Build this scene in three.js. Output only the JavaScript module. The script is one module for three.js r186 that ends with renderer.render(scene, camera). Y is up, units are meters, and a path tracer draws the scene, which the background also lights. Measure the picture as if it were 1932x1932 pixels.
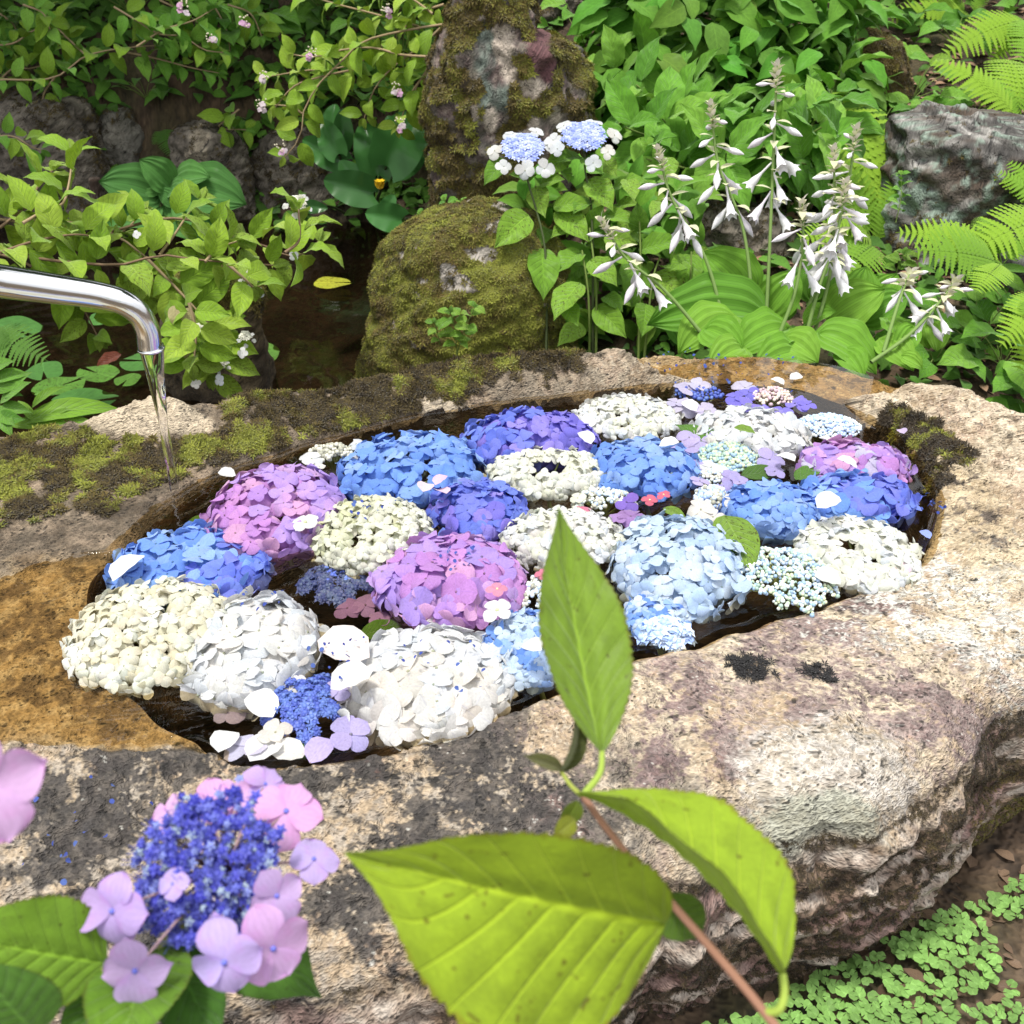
import * as THREE from 'three';
import { mergeGeometries } from 'three/addons/utils/BufferGeometryUtils.js';
import { createNoise3D } from 'simplex-noise';

// ------------------------------------------------------------------ camera, sky, sun, exposure
const V3 = (x, y, z) => new THREE.Vector3(x, y, z);
const PITCH = 33 * Math.PI / 180, EYE = V3(0, 0.8, 0), FOC = 1980, MID = 966;   // a photograph 1932 units across
const scene = new THREE.Scene();
const camera = new THREE.PerspectiveCamera(2 * Math.atan(MID / FOC) * 180 / Math.PI, 1, 0.05, 400);
camera.position.copy(EYE);
camera.rotation.set(-PITCH, 0, 0);
camera.focus = 1.45;
camera.userData.fStop = 13;
const renderer = new THREE.WebGLRenderer({ antialias: true });
renderer.toneMapping = THREE.LinearToneMapping;
renderer.toneMappingExposure = 1.76;
renderer.shadowMap.enabled = true;
{ // bright even overcast
  const W = 256, H = 128, a = new Float32Array(W * H * 4), n3 = createNoise3D(rng(5));
  for (let j = 0; j < H; j++) for (let i = 0; i < W; i++) {
    const el = ((j + 0.5) / H - 0.5) * Math.PI, az = i / W * 2 * Math.PI, s = Math.max(0, Math.sin(el));
    const c = Math.cos(el), cl = 1 + 0.10 * n3(Math.cos(az) * c * 2, s * 3, Math.sin(az) * c * 2);
    const L = el < 0 ? 0.25 : 0.95 * (0.50 + 0.85 * s) * cl, k = (j * W + i) * 4;
    a[k] = L * 0.99; a[k + 1] = L; a[k + 2] = L * 1.03; a[k + 3] = 1;
  }
  const sky = new THREE.DataTexture(a, W, H, THREE.RGBAFormat, THREE.FloatType);
  sky.mapping = THREE.EquirectangularReflectionMapping; sky.magFilter = THREE.LinearFilter; sky.minFilter = THREE.LinearFilter; sky.needsUpdate = true;
  scene.background = sky; scene.environment = sky;
}
const sun = new THREE.DirectionalLight(new THREE.Color(1, 0.96, 0.88), 2.5);
sun.position.set(-1.3, 6.0, -1.0); sun.target.position.set(0, 0, -1.6);
sun.castShadow = true; sun.shadow.radius = 18; sun.shadow.mapSize.set(2048, 2048);
Object.assign(sun.shadow.camera, { left: -4, right: 4, top: 4, bottom: -4, near: 0.1, far: 20 });
scene.add(sun, sun.target);

// ------------------------------------------------------------------ helpers
function rng(seed) { let a = seed >>> 0; return () => { a = (a + 0x6D2B79F5) | 0; let t = Math.imul(a ^ (a >>> 15), 1 | a); t = (t + Math.imul(t ^ (t >>> 7), 61 | t)) ^ t; return ((t ^ (t >>> 14)) >>> 0) / 4294967296; }; }
const clamp = (x, a = 0, b = 1) => Math.min(b, Math.max(a, x)), lerp = (a, b, t) => a + (b - a) * t;
const smooth = (a, b, x) => { const t = clamp((x - a) / (b - a)); return t * t * (3 - 2 * t); };
const FWD = V3(0, -Math.sin(PITCH), -Math.cos(PITCH)), UPW = V3(0, Math.cos(PITCH), -Math.sin(PITCH));
const ray = (px, py) => FWD.clone().addScaledVector(V3(1, 0, 0), (px - MID) / FOC).addScaledVector(UPW, (MID - py) / FOC);
const at = (px, py, depth) => EYE.clone().addScaledVector(ray(px, py), depth);
const onY = (px, py, y) => { const r = ray(px, py); return EYE.clone().addScaledVector(r, (y - EYE.y) / r.y); };
const onD = (px, py, d) => { const r = ray(px, py); return EYE.clone().addScaledVector(r, d / -r.z); };
const depthOf = (p) => p.clone().sub(EYE).dot(FWD);
const noise = createNoise3D(rng(11)), noise2 = createNoise3D(rng(29));
function fbm(x, y, z, o = 4, g = 0.5) { let s = 0, a = 1, t = 0; for (let i = 0; i < o; i++) { s += a * noise(x, y, z); t += a; a *= g; x = x * 2.03 + 7.1; y = y * 2.03 + 3.3; z = z * 2.03 + 1.7; } return s / t; }
function fbm2(x, y, z, o = 4, g = 0.5) { let s = 0, a = 1, t = 0; for (let i = 0; i < o; i++) { s += a * noise2(x, y, z); t += a; a *= g; x = x * 2.03 + 5.1; y = y * 2.03 + 2.3; z = z * 2.03 + 9.7; } return s / t; }
const mix3 = (a, b, t) => [a[0] + (b[0] - a[0]) * t, a[1] + (b[1] - a[1]) * t, a[2] + (b[2] - a[2]) * t];

const used = new Map();
function numbered(name) { const n = used.get(name) ?? 0; used.set(name, n + 1); return n ? `${name}_${String(n).padStart(3, '0')}` : name; }
function tag(o, label, category, group) { o.userData.label = label; o.userData.category = category; if (group) o.userData.group = group; return o; }
function thing(name, label, category, p = V3(0, 0, 0), group) { const o = new THREE.Group(); o.name = numbered(name); o.position.copy(p); scene.add(o); return tag(o, label, category, group); }
function part(parent, name, geo, m) { const o = new THREE.Mesh(geo, m); o.name = name; o.castShadow = o.receiveShadow = true; parent.add(o); return o; }
function solo(name, geo, m, label, category, group) { const o = part(scene, numbered(name), geo, m); return tag(o, label, category, group); }
function setting(name, geo, m) { const o = part(scene, numbered(name), geo, m); o.userData.kind = 'structure'; return o; }
// world-space placement of a child whose parent is only translated
function put(o, p, dir, up, s = 1) {
  const x = dir.clone().normalize(), z = x.clone().cross(up).normalize(), y = z.clone().cross(x);
  o.quaternion.setFromRotationMatrix(new THREE.Matrix4().makeBasis(x, y, z));
  o.position.copy(p); if (o.parent && o.parent !== scene) o.position.sub(o.parent.position);
  if (typeof s === 'number') o.scale.setScalar(s); else o.scale.set(...s);
  return o;
}
function matrixOf(p, dir, up, s = 1) {
  const x = dir.clone().normalize(), z = x.clone().cross(up).normalize(), y = z.clone().cross(x);
  const m = new THREE.Matrix4().makeBasis(x, y, z); m.scale(typeof s === 'number' ? V3(s, s, s) : V3(...s)); m.setPosition(p); return m;
}
function mass(parent, name, geo, m, list) {   // list of {m: Matrix4, c: [r,g,b]}
  const o = new THREE.InstancedMesh(geo, m, list.length); o.name = parent === scene ? numbered(name) : name;
  const inv = parent === scene ? null : new THREE.Matrix4().makeTranslation(-parent.position.x, -parent.position.y, -parent.position.z), c = new THREE.Color();
  list.forEach((e, i) => { o.setMatrixAt(i, inv ? inv.clone().multiply(e.m) : e.m); if (e.c) o.setColorAt(i, c.setRGB(...e.c)); });
  o.userData.kind = 'stuff'; o.castShadow = o.receiveShadow = true; parent.add(o); return o;
}
function tube(pts, r0, r1 = r0, seg = 24, sides = 8, cap = true) {
  const c = new THREE.CatmullRomCurve3(pts), g = new THREE.TubeGeometry(c, seg, 1, sides, false), p = g.attributes.position, P = V3(0, 0, 0);
  for (let i = 0; i <= seg; i++) { c.getPointAt(i / seg, P); const r = typeof r0 === 'function' ? r0(i / seg) : lerp(r0, r1, i / seg); for (let j = 0; j <= sides; j++) { const k = i * (sides + 1) + j; p.setXYZ(k, P.x + (p.getX(k) - P.x) * r, P.y + (p.getY(k) - P.y) * r, P.z + (p.getZ(k) - P.z) * r); } }
  return g;
}
function shiftGeo(g, p) { g.translate(-p.x, -p.y, -p.z); return g; }
function gridGeo(nu, nv, fn, wrapV = false, color = false) {  // fn(i, j) -> {p:[x,y,z], uv:[u,v], c}
  const P = new Float32Array((nu + 1) * (nv + 1) * 3), T = new Float32Array((nu + 1) * (nv + 1) * 2), C = color ? new Float32Array(P.length) : null, I = [];
  for (let i = 0; i <= nu; i++) for (let j = 0; j <= nv; j++) { const k = i * (nv + 1) + j, r = fn(i, j); P.set(r.p, k * 3); T.set(r.uv, k * 2); if (C) C.set(r.c, k * 3); }
  for (let i = 0; i < nu; i++) for (let j = 0; j < nv; j++) { const a = i * (nv + 1) + j, b = a + nv + 1; I.push(a, a + 1, b, b, a + 1, b + 1); }
  const g = new THREE.BufferGeometry(); g.setAttribute('position', new THREE.BufferAttribute(P, 3)); g.setAttribute('uv', new THREE.BufferAttribute(T, 2)); if (C) g.setAttribute('color', new THREE.BufferAttribute(C, 3));
  g.setIndex(I); g.computeVertexNormals();
  if (wrapV) { const n = g.attributes.normal; for (let i = 0; i <= nu; i++) { const a = i * (nv + 1), b = a + nv, v = V3(n.getX(a) + n.getX(b), n.getY(a) + n.getY(b), n.getZ(a) + n.getZ(b)).normalize(); n.setXYZ(a, v.x, v.y, v.z); n.setXYZ(b, v.x, v.y, v.z); } }
  return g;
}
// random points on a mesh kept by a chance function
function scatter(g, count, chance, r) {
  const p = g.attributes.position, n = g.attributes.normal, ix = g.index.array, T = ix.length / 3, cum = new Float32Array(T);
  const A = V3(), B = V3(), C = V3(); let s = 0;
  for (let t = 0; t < T; t++) { A.fromBufferAttribute(p, ix[t * 3]); B.fromBufferAttribute(p, ix[t * 3 + 1]); C.fromBufferAttribute(p, ix[t * 3 + 2]); s += B.sub(A).cross(C.sub(A)).length(); cum[t] = s; }
  const out = [];
  for (let k = 0; k < count; k++) {
    const q = r() * s; let lo = 0, hi = T - 1; while (lo < hi) { const m = (lo + hi) >> 1; if (cum[m] < q) lo = m + 1; else hi = m; }
    let u = r(), v = r(); if (u + v > 1) { u = 1 - u; v = 1 - v; }
    const a = ix[lo * 3], b = ix[lo * 3 + 1], c = ix[lo * 3 + 2], w = 1 - u - v;
    const P = V3(p.getX(a) * w + p.getX(b) * u + p.getX(c) * v, p.getY(a) * w + p.getY(b) * u + p.getY(c) * v, p.getZ(a) * w + p.getZ(b) * u + p.getZ(c) * v);
    const N = V3(n.getX(a), n.getY(a), n.getZ(a)); const h = chance(P, N); if (h > 0 && r() < h) out.push([P, N, h]);
  }
  return out;
}

// ------------------------------------------------------------------ textures
function dataTex(w, h, fn, srgb = false, repeat = true) {
  const a = new Uint8Array(w * h * 4);
  for (let j = 0; j < h; j++) for (let i = 0; i < w; i++) { const c = fn((i + 0.5) / w, (j + 0.5) / h), k = (j * w + i) * 4; a[k] = clamp(c[0]) * 255; a[k + 1] = clamp(c[1]) * 255; a[k + 2] = clamp(c[2]) * 255; a[k + 3] = 255; }
  const t = new THREE.DataTexture(a, w, h); t.magFilter = THREE.LinearFilter; t.minFilter = THREE.LinearFilter; if (repeat) t.wrapS = t.wrapT = THREE.RepeatWrapping; if (srgb) t.colorSpace = THREE.SRGBColorSpace; t.needsUpdate = true; return t;
}
function tileNoise(period, seed) { // periodic lattice noise in -1..1
  const r = rng(seed), t = new Float32Array(period * period).map(() => r() * 2 - 1), q = (x) => x * x * x * (x * (x * 6 - 15) + 10);
  return (u, v) => { const x = u * period, y = v * period, i = Math.floor(x), j = Math.floor(y), a = q(x - i), b = q(y - j), g = (m, n) => t[((n % period + period) % period) * period + (m % period + period) % period]; return lerp(lerp(g(i, j), g(i + 1, j), a), lerp(g(i, j + 1), g(i + 1, j + 1), a), b); };
}
const tn = [8, 17, 37, 75, 151, 301].map((p, i) => tileNoise(p, 100 + i));
const stoneGrain = (u, v) => { const a = 0.4 * tn[1](u, v) + 0.5 * tn[2](u, v) + 0.6 * tn[3](u, v) + 0.95 * tn[4](u, v) + 1.0 * tn[5](u, v); const pit = smooth(0.5, 0.8, tn[4](v, u) * 0.8 + tn[2](v + 0.3, u) * 0.5); const crack = smooth(0.03, 0.0, Math.abs(tn[0](u + 0.05 * tn[2](u, v), v + 0.03 * tn[3](v, u)) + 0.25 * tn[1](u, v))) * smooth(0.1, 0.4, tn[1](v, u)); return [a, pit, crack]; };
const TEX_STONE = dataTex(1024, 1024, (u, v) => { const [a, pit, crack] = stoneGrain(u, v), w = clamp(0.77 + 0.21 * a - 0.45 * pit - 0.4 * crack, 0.12, 1); return [w, w * 0.985, w * 0.965]; });
const TEX_STONE_BUMP = dataTex(1024, 1024, (u, v) => { const [a, pit, crack] = stoneGrain(u, v), w = 0.55 + 0.18 * a - 0.3 * pit - 0.25 * crack; return [w, w, w]; });
const TEX_SOIL = dataTex(512, 512, (u, v) => { const a = tn[1](u, v) * 0.4 + tn[2](u, v) * 0.5 + tn[3](u, v) * 0.6 + tn[4](u, v) * 0.6, w = clamp(0.62 + 0.3 * a, 0.1, 1); return [w, w, w]; });
// pinnate leaf: u along the leaf, v across
function vein(u, v, n, slope) { const s = Math.abs(v - 0.5) * 2, mid = smooth(0.085 * (1.1 - u), 0.0, s), ph = (u - slope * s * (1 - 0.28 * s)) * n + (v > 0.5 ? 0.5 : 0), q = Math.abs(ph - Math.floor(ph) - 0.5), sec = smooth(0.12 * (1.15 - s), 0.0, q) * (s < 0.97 ? 1 : 0) * (u < 0.97 ? 1 : 0), ter = Math.abs(tn[3](u * 0.9 + s * 0.3, v * 0.7)); return [mid, sec, ter, q, s]; }
const leafTex = (n, slope, edge, spots, contrast) => dataTex(512, 256, (u, v) => {
  const [mid, sec, ter, q, s] = vein(u, v, n, slope), k = Math.max(mid, sec * 0.75), m = (edge > 0.5 ? 0.60 : 0.70) + 0.09 * tn[1](u * 0.7, v * 0.7) + 0.05 * tn[3](u, v) + 0.09 * contrast * smooth(0.16, 0.0, ter);
  let c = mix3([m * 0.96, m, m * 0.85], [1, 1, 0.95], k * contrast);
  if (edge) c = mix3(c, [0.42, 0.26, 0.22], edge * smooth(0.90, 0.99, s + 0.05 * tn[3](u, v)));
  if (spots) c = mix3(c, [0.22, 0.13, 0.07], smooth(0.70 - spots, 0.82 - spots, tn[2](u * 0.8, v * 0.5) * 0.7 + tn[3](u, v) * 0.35) * 0.85);
  return c;
}, false, false);
const TEX_LEAF = leafTex(8, 0.30, 0, 0, 0.75), TEX_LEAF_SPOT = leafTex(8, 0.30, 0.2, 0.26, 0.9), TEX_LEAF_NEAR = leafTex(9, 0.34, 0.85, 0.05, 1.0);
const TEX_LEAF_BUMP = dataTex(512, 256, (u, v) => { const [mid, sec, ter, q] = vein(u, v, 9, 0.34), h = 0.75 - 0.5 * Math.max(mid, sec) + 0.1 * q + 0.10 * smooth(0, 0.25, ter); return [h, h, h]; }, false, false);
const TEX_HOSTA = dataTex(256, 512, (u, v) => { const s = (v - 0.5) * 2, ph = s * 9, q = Math.abs(ph - Math.floor(ph) - 0.5) * 2, k = smooth(0.2, 0, q), m = 0.84 + 0.08 * tn[1](u * 0.6, v) - 0.32 * k; return mix3([m, m, m * 0.9], [1, 1, 0.92], smooth(0.05, 0, Math.abs(s))); }, false, false);
const TEX_PETAL = dataTex(128, 128, (u, v) => { const s = Math.abs(v - 0.5) * 2, w = 0.86 + 0.09 * tn[1](u, v) + 0.05 * smooth(0.5, 0.0, u) - 0.11 * smooth(0.5, 0.9, tn[3](u * 0.22, v * 0.9)), k = smooth(0.06, 0.0, s) * 0.10; const c = [w - k, w - k, w]; return c; }, false, false);
const TEX_PETAL_NEAR = dataTex(256, 256, (u, v) => { const s = Math.abs(v - 0.5) * 2, vn = smooth(0.72, 1, Math.cos((v - 0.5) * 46 * (1 - 0.25 * u))) * 0.08, w = 0.93 + 0.05 * tn[1](u, v) - vn; const pink = smooth(-0.2, 0.6, tn[0](u * 0.5, v * 0.4)) * 0.55; return mix3([w, w, w], [w, w * 0.74, w * 0.92], pink); }, false, false);

// ------------------------------------------------------------------ materials
const rgb = (c) => new THREE.Color().setRGB(...c);
const leafMat = (c, map = TEX_LEAF, o = {}) => new THREE.MeshPhysicalMaterial({ color: rgb(c), map, roughness: 0.92, transmission: 0.34, thickness: 0, clearcoat: 0.08, clearcoatRoughness: 0.33, specularIntensity: 0.45, side: THREE.DoubleSide, ...(map === TEX_LEAF || map === TEX_LEAF_SPOT ? { bumpMap: TEX_LEAF_BUMP, bumpScale: 0.002 } : {}), ...o });
const petalMat = (c, o = {}) => new THREE.MeshPhysicalMaterial({ color: rgb(c), map: TEX_PETAL, roughness: 0.95, transmission: 0.28, thickness: 0, specularIntensity: 0.5, side: THREE.DoubleSide, ...o });
const floretMat = (c, o = {}) => petalMat(c, { vertexColors: true, transmission: 0.38, ...o });
const plain = (c, o = {}) => new THREE.MeshPhysicalMaterial({ color: rgb(c), roughness: 0.85, ...o });
const stoneMat = (o = {}) => { const t = TEX_STONE, b = TEX_STONE_BUMP; return new THREE.MeshStandardMaterial({ vertexColors: true, map: t, bumpMap: b, bumpScale: 0.004, roughness: 0.9, ...o }); };
const M_STEM = plain([0.13, 0.19, 0.035]), M_TWIG = plain([0.17, 0.11, 0.06]), M_TWIG_PALE = plain([0.30, 0.22, 0.12]), M_STEM_DARK = plain([0.05, 0.07, 0.02]);
const M_MOSS = new THREE.MeshPhysicalMaterial({ color: 0xffffff, roughness: 1, transmission: 0.25, thickness: 0, side: THREE.DoubleSide });
const M_FOLIAGE = new THREE.MeshPhysicalMaterial({ color: 0xffffff, map: TEX_LEAF, roughness: 0.92, transmission: 0.32, thickness: 0, clearcoat: 0.08, clearcoatRoughness: 0.35, specularIntensity: 0.45, side: THREE.DoubleSide });
const M_BEAD = plain([1, 1, 1], { roughness: 0.6 });

// ------------------------------------------------------------------ leaf and flower shapes (unit length along +x, upper face +y)
const SHAPE = {
  ovate: (u) => Math.pow(Math.max(0, Math.sin(Math.PI * Math.pow(u, 0.74))), 0.92) * (1 - 0.42 * smooth(0.72, 0.97, u)),
  lance: (u) => Math.pow(Math.max(0, Math.sin(Math.PI * Math.pow(u, 0.82))), 1.0) * (1 - 0.25 * smooth(0.7, 0.97, u)),
  hosta: (u) => Math.pow(Math.max(0, Math.sin(Math.PI * Math.pow(u, 0.68))), 0.75) * (1 - 0.3 * smooth(0.8, 0.98, u)),
  round: (u) => Math.sqrt(Math.max(0, 1 - (2 * u - 1) ** 2)),
  pond: (u) => Math.pow(Math.max(0, Math.sin(Math.PI * Math.pow(u * 0.97 + 0.03, 0.62))), 0.62),
};
function leafGeo({ nu = 10, nv = 4, wid = 0.28, shape = 'ovate', rise = 0.25, bend = -0.8, fold = 0.2, wave = 0, waves = 3, quilt = 0, ribs = 0, teeth = 0, tooth = 0.06, seed = 0, lobe = 0, twist = 0, foldR = fold, cup = 0, widR = 1 } = {}) {
  let X = 0, Y = 0; const sx = [0], sy = [0], sa = [rise];
  for (let i = 1; i <= nu; i++) { const a = rise + bend * (i / nu); X += Math.cos(a) / nu; Y += Math.sin(a) / nu; sx.push(X); sy.push(Y); sa.push(a); }
  return gridGeo(nu, nv, (i, j) => {
    const u = i / nu, v = -1 + 2 * j / nv, s = Math.abs(v), fo = v < 0 ? fold : foldR;
    let w = wid * SHAPE[shape](u) * (v > 0 ? widR : 1); if (teeth && s > 0.99) { const q = u * teeth; w *= 1 - tooth * (q - Math.floor(q)); }
    const back = lobe * Math.max(0, 1 - u * 5) * s * s;
    let h = s * w * Math.sin(fo) + wave * w * s * s * Math.sin(u * waves * 6.283 + seed + (v > 0 ? 1.7 : 0)) + cup * w * s * s;
    if (quilt) { const ph = (u - 0.34 * s * (1 - 0.28 * s)) * 9 + (v > 0 ? 0.5 : 0), q = Math.abs(ph - Math.floor(ph) - 0.5) * 2; h += quilt * (Math.sin(q * Math.PI * 0.5) - 0.5) * Math.min(1, w / wid * 1.5) * (0.35 + 0.65 * (1 - s)); h -= quilt * 1.2 * smooth(0.25, 0, s); }
    if (ribs) h += ribs * wid * Math.cos(v * Math.PI * 6) * (1 - s * 0.6) - ribs * 2 * wid * smooth(0.15, 0, s);
    const a = sa[i], tw = twist * u, z0 = v * w * Math.cos(fo), z = z0 * Math.cos(tw) - h * Math.sin(tw), hh = z0 * Math.sin(tw) + h * Math.cos(tw);
    return { p: [sx[i] - back - Math.sin(a) * hh, sy[i] + Math.cos(a) * hh, z], uv: [u, v * 0.5 + 0.5] };
  });
}
function variants(n, o, spread = {}) { const r = rng(o.seed ?? 3), out = []; for (let i = 0; i < n; i++) out.push(leafGeo({ ...o, bend: (o.bend ?? -0.8) + (r() - 0.5) * (spread.bend ?? 0.7), fold: (o.fold ?? 0.2) + (r() - 0.5) * 0.2, wave: (o.wave ?? 0.12) * (0.5 + r()), twist: (r() - 0.5) * (spread.twist ?? 0.6), wid: (o.wid ?? 0.28) * (0.9 + 0.2 * r()), seed: r() * 9 })); return out; }
const LEAF_BUSH = variants(6, { nu: 14, nv: 6, wid: 0.255, bend: -0.9, fold: 0.22, wave: 0.10, teeth: 14, tooth: 0.1, quilt: 0.022, seed: 4 });
const LEAF_SMALL = variants(5, { nu: 8, nv: 4, wid: 0.27, bend: -1.0, fold: 0.25, wave: 0.1, seed: 7 });
const LEAF_TINY = variants(4, { nu: 4, nv: 2, wid: 0.26, bend: -0.7, fold: 0.25, wave: 0, seed: 8 });
const LEAF_HOSTA = variants(5, { nu: 18, nv: 36, wid: 0.36, shape: 'hosta', bend: -1.1, fold: 0.18, wave: 0.08, ribs: 0.045, seed: 9, lobe: 0.06 }, { bend: 0.6, twist: 0.4 });
const LEAF_POND = variants(4, { nu: 14, nv: 8, wid: 0.36, shape: 'pond', bend: -0.55, fold: 0.42, wave: 0.06, seed: 13, lobe: 0.16 }, { bend: 0.5, twist: 0.3 });
const LEAF_LANCE = variants(4, { nu: 8, nv: 4, wid: 0.15, shape: 'lance', bend: -0.9, fold: 0.25, wave: 0.05, seed: 15 });

// four-petalled sterile floret, one unit across, facing +y
function floretGeo(r, { ts = [0, 0.2, 0.42, 0.65, 0.84, 0.95, 1], nv = 4, wide = 0.545, tip = 0.5, petals = 4, up = 0.55, back = 0.66, dish = 0.5, dishes = [-0.7, 1], flat = 1 } = {}) {
  const gs = [], st = Math.PI * 2 / petals, nu = ts.length - 1;
  for (let k = 0; k < petals; k++) {
    const a = k * st + (r() - 0.5) * 0.22, s = 0.5 * (0.86 + 0.26 * r()), u = up * (0.3 + 1.3 * r()) * flat, bk = back * (0.2 + 1.5 * r()) * flat, roll = (r() - 0.5) * 0.5 * flat, ds = dish * lerp(dishes[0], dishes[1], r()) * flat, wv = 0.10 * r() * flat, ph = r() * 6, lift = k % 2 ? 0.016 : 0, wd = wide * (0.92 + 0.18 * r()), skew = (r() - 0.5) * 0.16;
    const ca = Math.cos(a), sa = Math.sin(a);
    const dye = 0.88 + 0.14 * r(), warm = (r() - 0.5) * 0.06;
    gs.push(gridGeo(nu, nv, (i, j) => {
      const t = ts[i], v = -1 + 2 * j / nv, pr = t < 0.6 ? 0.12 + 0.88 * Math.pow(Math.sin(Math.PI / 2 * t / 0.6), 0.9) : Math.pow(Math.max(0, 1 - ((t - 0.6) / 0.4) ** (2 - (tip - 0.5))), tip) * 0.96 + 0.04, w = wd * s * pr;
      const x = s * (0.03 + 0.97 * t) * (1 - 0.05 * v * v), z = v * w + skew * s * t * t, y = lift + s * (u * t - bk * t * t) + ds * s * v * v * pr * pr * 0.45 + z * roll * t + wv * s * t * Math.sin(v * 3 + ph);
      return { p: [x * ca - z * sa, y, x * sa + z * ca], uv: [t, v * 0.5 + 0.5], c: [dye + warm, dye, dye - warm * 0.5] };
    }, false, true));
  }
  const b = new THREE.IcosahedronGeometry(0.04, 0); b.setAttribute('color', new THREE.BufferAttribute(new Float32Array(b.attributes.position.count * 3).map((_, i) => [0.62, 0.66, 0.5][i % 3]), 3)); b.translate(0, 0.02, 0); b.setIndex([...Array(b.attributes.position.count).keys()]); gs.push(b);
  return mergeGeometries(gs);
}
const rf = rng(77);
const FLORET = [0, 1, 2, 3, 4, 5, 6, 7].map(() => floretGeo(rf));
const FLORET_SMALL = [0, 1, 2, 3, 4].map(() => floretGeo(rf, { ts: [0, 0.3, 0.6, 0.82, 0.95, 1], up: 0.55, back: 1.0, dish: -0.7, dishes: [0.5, 1.2], wide: 0.52 }));
const FLORET_FLAT = [0, 1, 2].map(() => floretGeo(rf, { flat: 0.4, wide: 0.50 }));
const BEAD = new THREE.IcosahedronGeometry(0.5, 1);

// ------------------------------------------------------------------ ground with the pond hollow and the slope behind
const POND = { x: -1.45, d: 2.72, rx: 1.42, rd: 0.98, y: -0.34 };
function pondEdge(x, z) { const e = Math.hypot((x - POND.x) / POND.rx, (-z - POND.d) / POND.rd); return e + 0.10 * noise(x * 1.7, 3, z * 1.7); }
function groundY(x, z) {
  const d = -z, start = lerp(3.75, 2.05, smooth(-0.35, 0.5, x)), k = Math.max(0, d - start);
  const near = lerp(0.75, 0.27, smooth(-0.3, 0.6, x)), wall = lerp(0.28, 0, smooth(-0.3, 0.4, x)) * smooth(0, 0.25, k);
  let y = -0.29 + wall + near * Math.min(k, 3) + 0.34 * clamp(k - 3, 0, 16) + 0.05 * Math.max(0, Math.min(k - 19, 200));
  y += 0.025 * noise(x * 2.3, 0, z * 2.3) + 0.012 * noise(x * 7, 5, z * 7) + 0.25 * smooth(2, 8, k) * noise(x * 0.5, 1, z * 0.5);
  const e = pondEdge(x, z); if (e < 1.15) y = lerp(Math.min(y, POND.y - 0.20 + 0.03 * noise(x * 4, 2, z * 4)), y, smooth(0.80, 1.12, e));
  return y;
}
{
  const N = 190, w = (s) => 90 * Math.sign(s) * Math.pow(Math.abs(s), 2.7);
  const g = gridGeo(2 * N, 2 * N, (i, j) => {
    const x = w((j - N) / N), z = -2.4 + w((i - N) / N), y = groundY(x, z);
    const a = fbm(x * 2.2, 1.5, z * 2.2), b = fbm2(x * 9, 0, z * 9, 3);
    let c = mix3([0.075, 0.045, 0.024], [0.15, 0.098, 0.06], smooth(-0.35, 0.4, a));
    c = mix3(c, [0.20, 0.14, 0.10], smooth(0.2, 0.5, b) * 0.6);
    c = mix3(c, [0.045, 0.05, 0.012], smooth(0.0, 0.35, a - b * 0.5) * 0.75);
    if (pondEdge(x, z) < 1.05) c = mix3([0.034, 0.022, 0.012], [0.075, 0.052, 0.032], smooth(-0.3, 0.4, b + a));
    return { p: [x, y, z], uv: [x * 1.3, z * 1.3], c };
  }, false, true);
  g.index.array.reverse(); g.computeVertexNormals();
  { const n = g.attributes.normal; let s = 0; for (let i = 0; i < n.count; i += 997) s += n.getY(i); if (s < 0) { g.index.array.reverse(); g.computeVertexNormals(); } }
  setting('ground', g, new THREE.MeshStandardMaterial({ vertexColors: true, map: TEX_SOIL, bumpMap: TEX_SOIL, bumpScale: 0.012, roughness: 0.95 }));
}
const M_WATER = (tint, rough = 0.03) => new THREE.MeshPhysicalMaterial({ color: rgb(tint), roughness: rough, transmission: 1, thickness: 0, ior: 1.33, side: THREE.DoubleSide });
{
  const g = gridGeo(60, 120, (i, j) => { const t = i / 60, a = j / 120 * Math.PI * 2, r = 1.2 * t, x = POND.x + Math.cos(a) * POND.rx * r, d = POND.d + Math.sin(a) * POND.rd * r; return { p: [x, POND.y + 0.0012 * noise(x * 9, 0, d * 14), -d], uv: [x, d] }; });
  setting('pond_water', g, M_WATER([0.50, 0.43, 0.34], 0.04));
}

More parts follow.
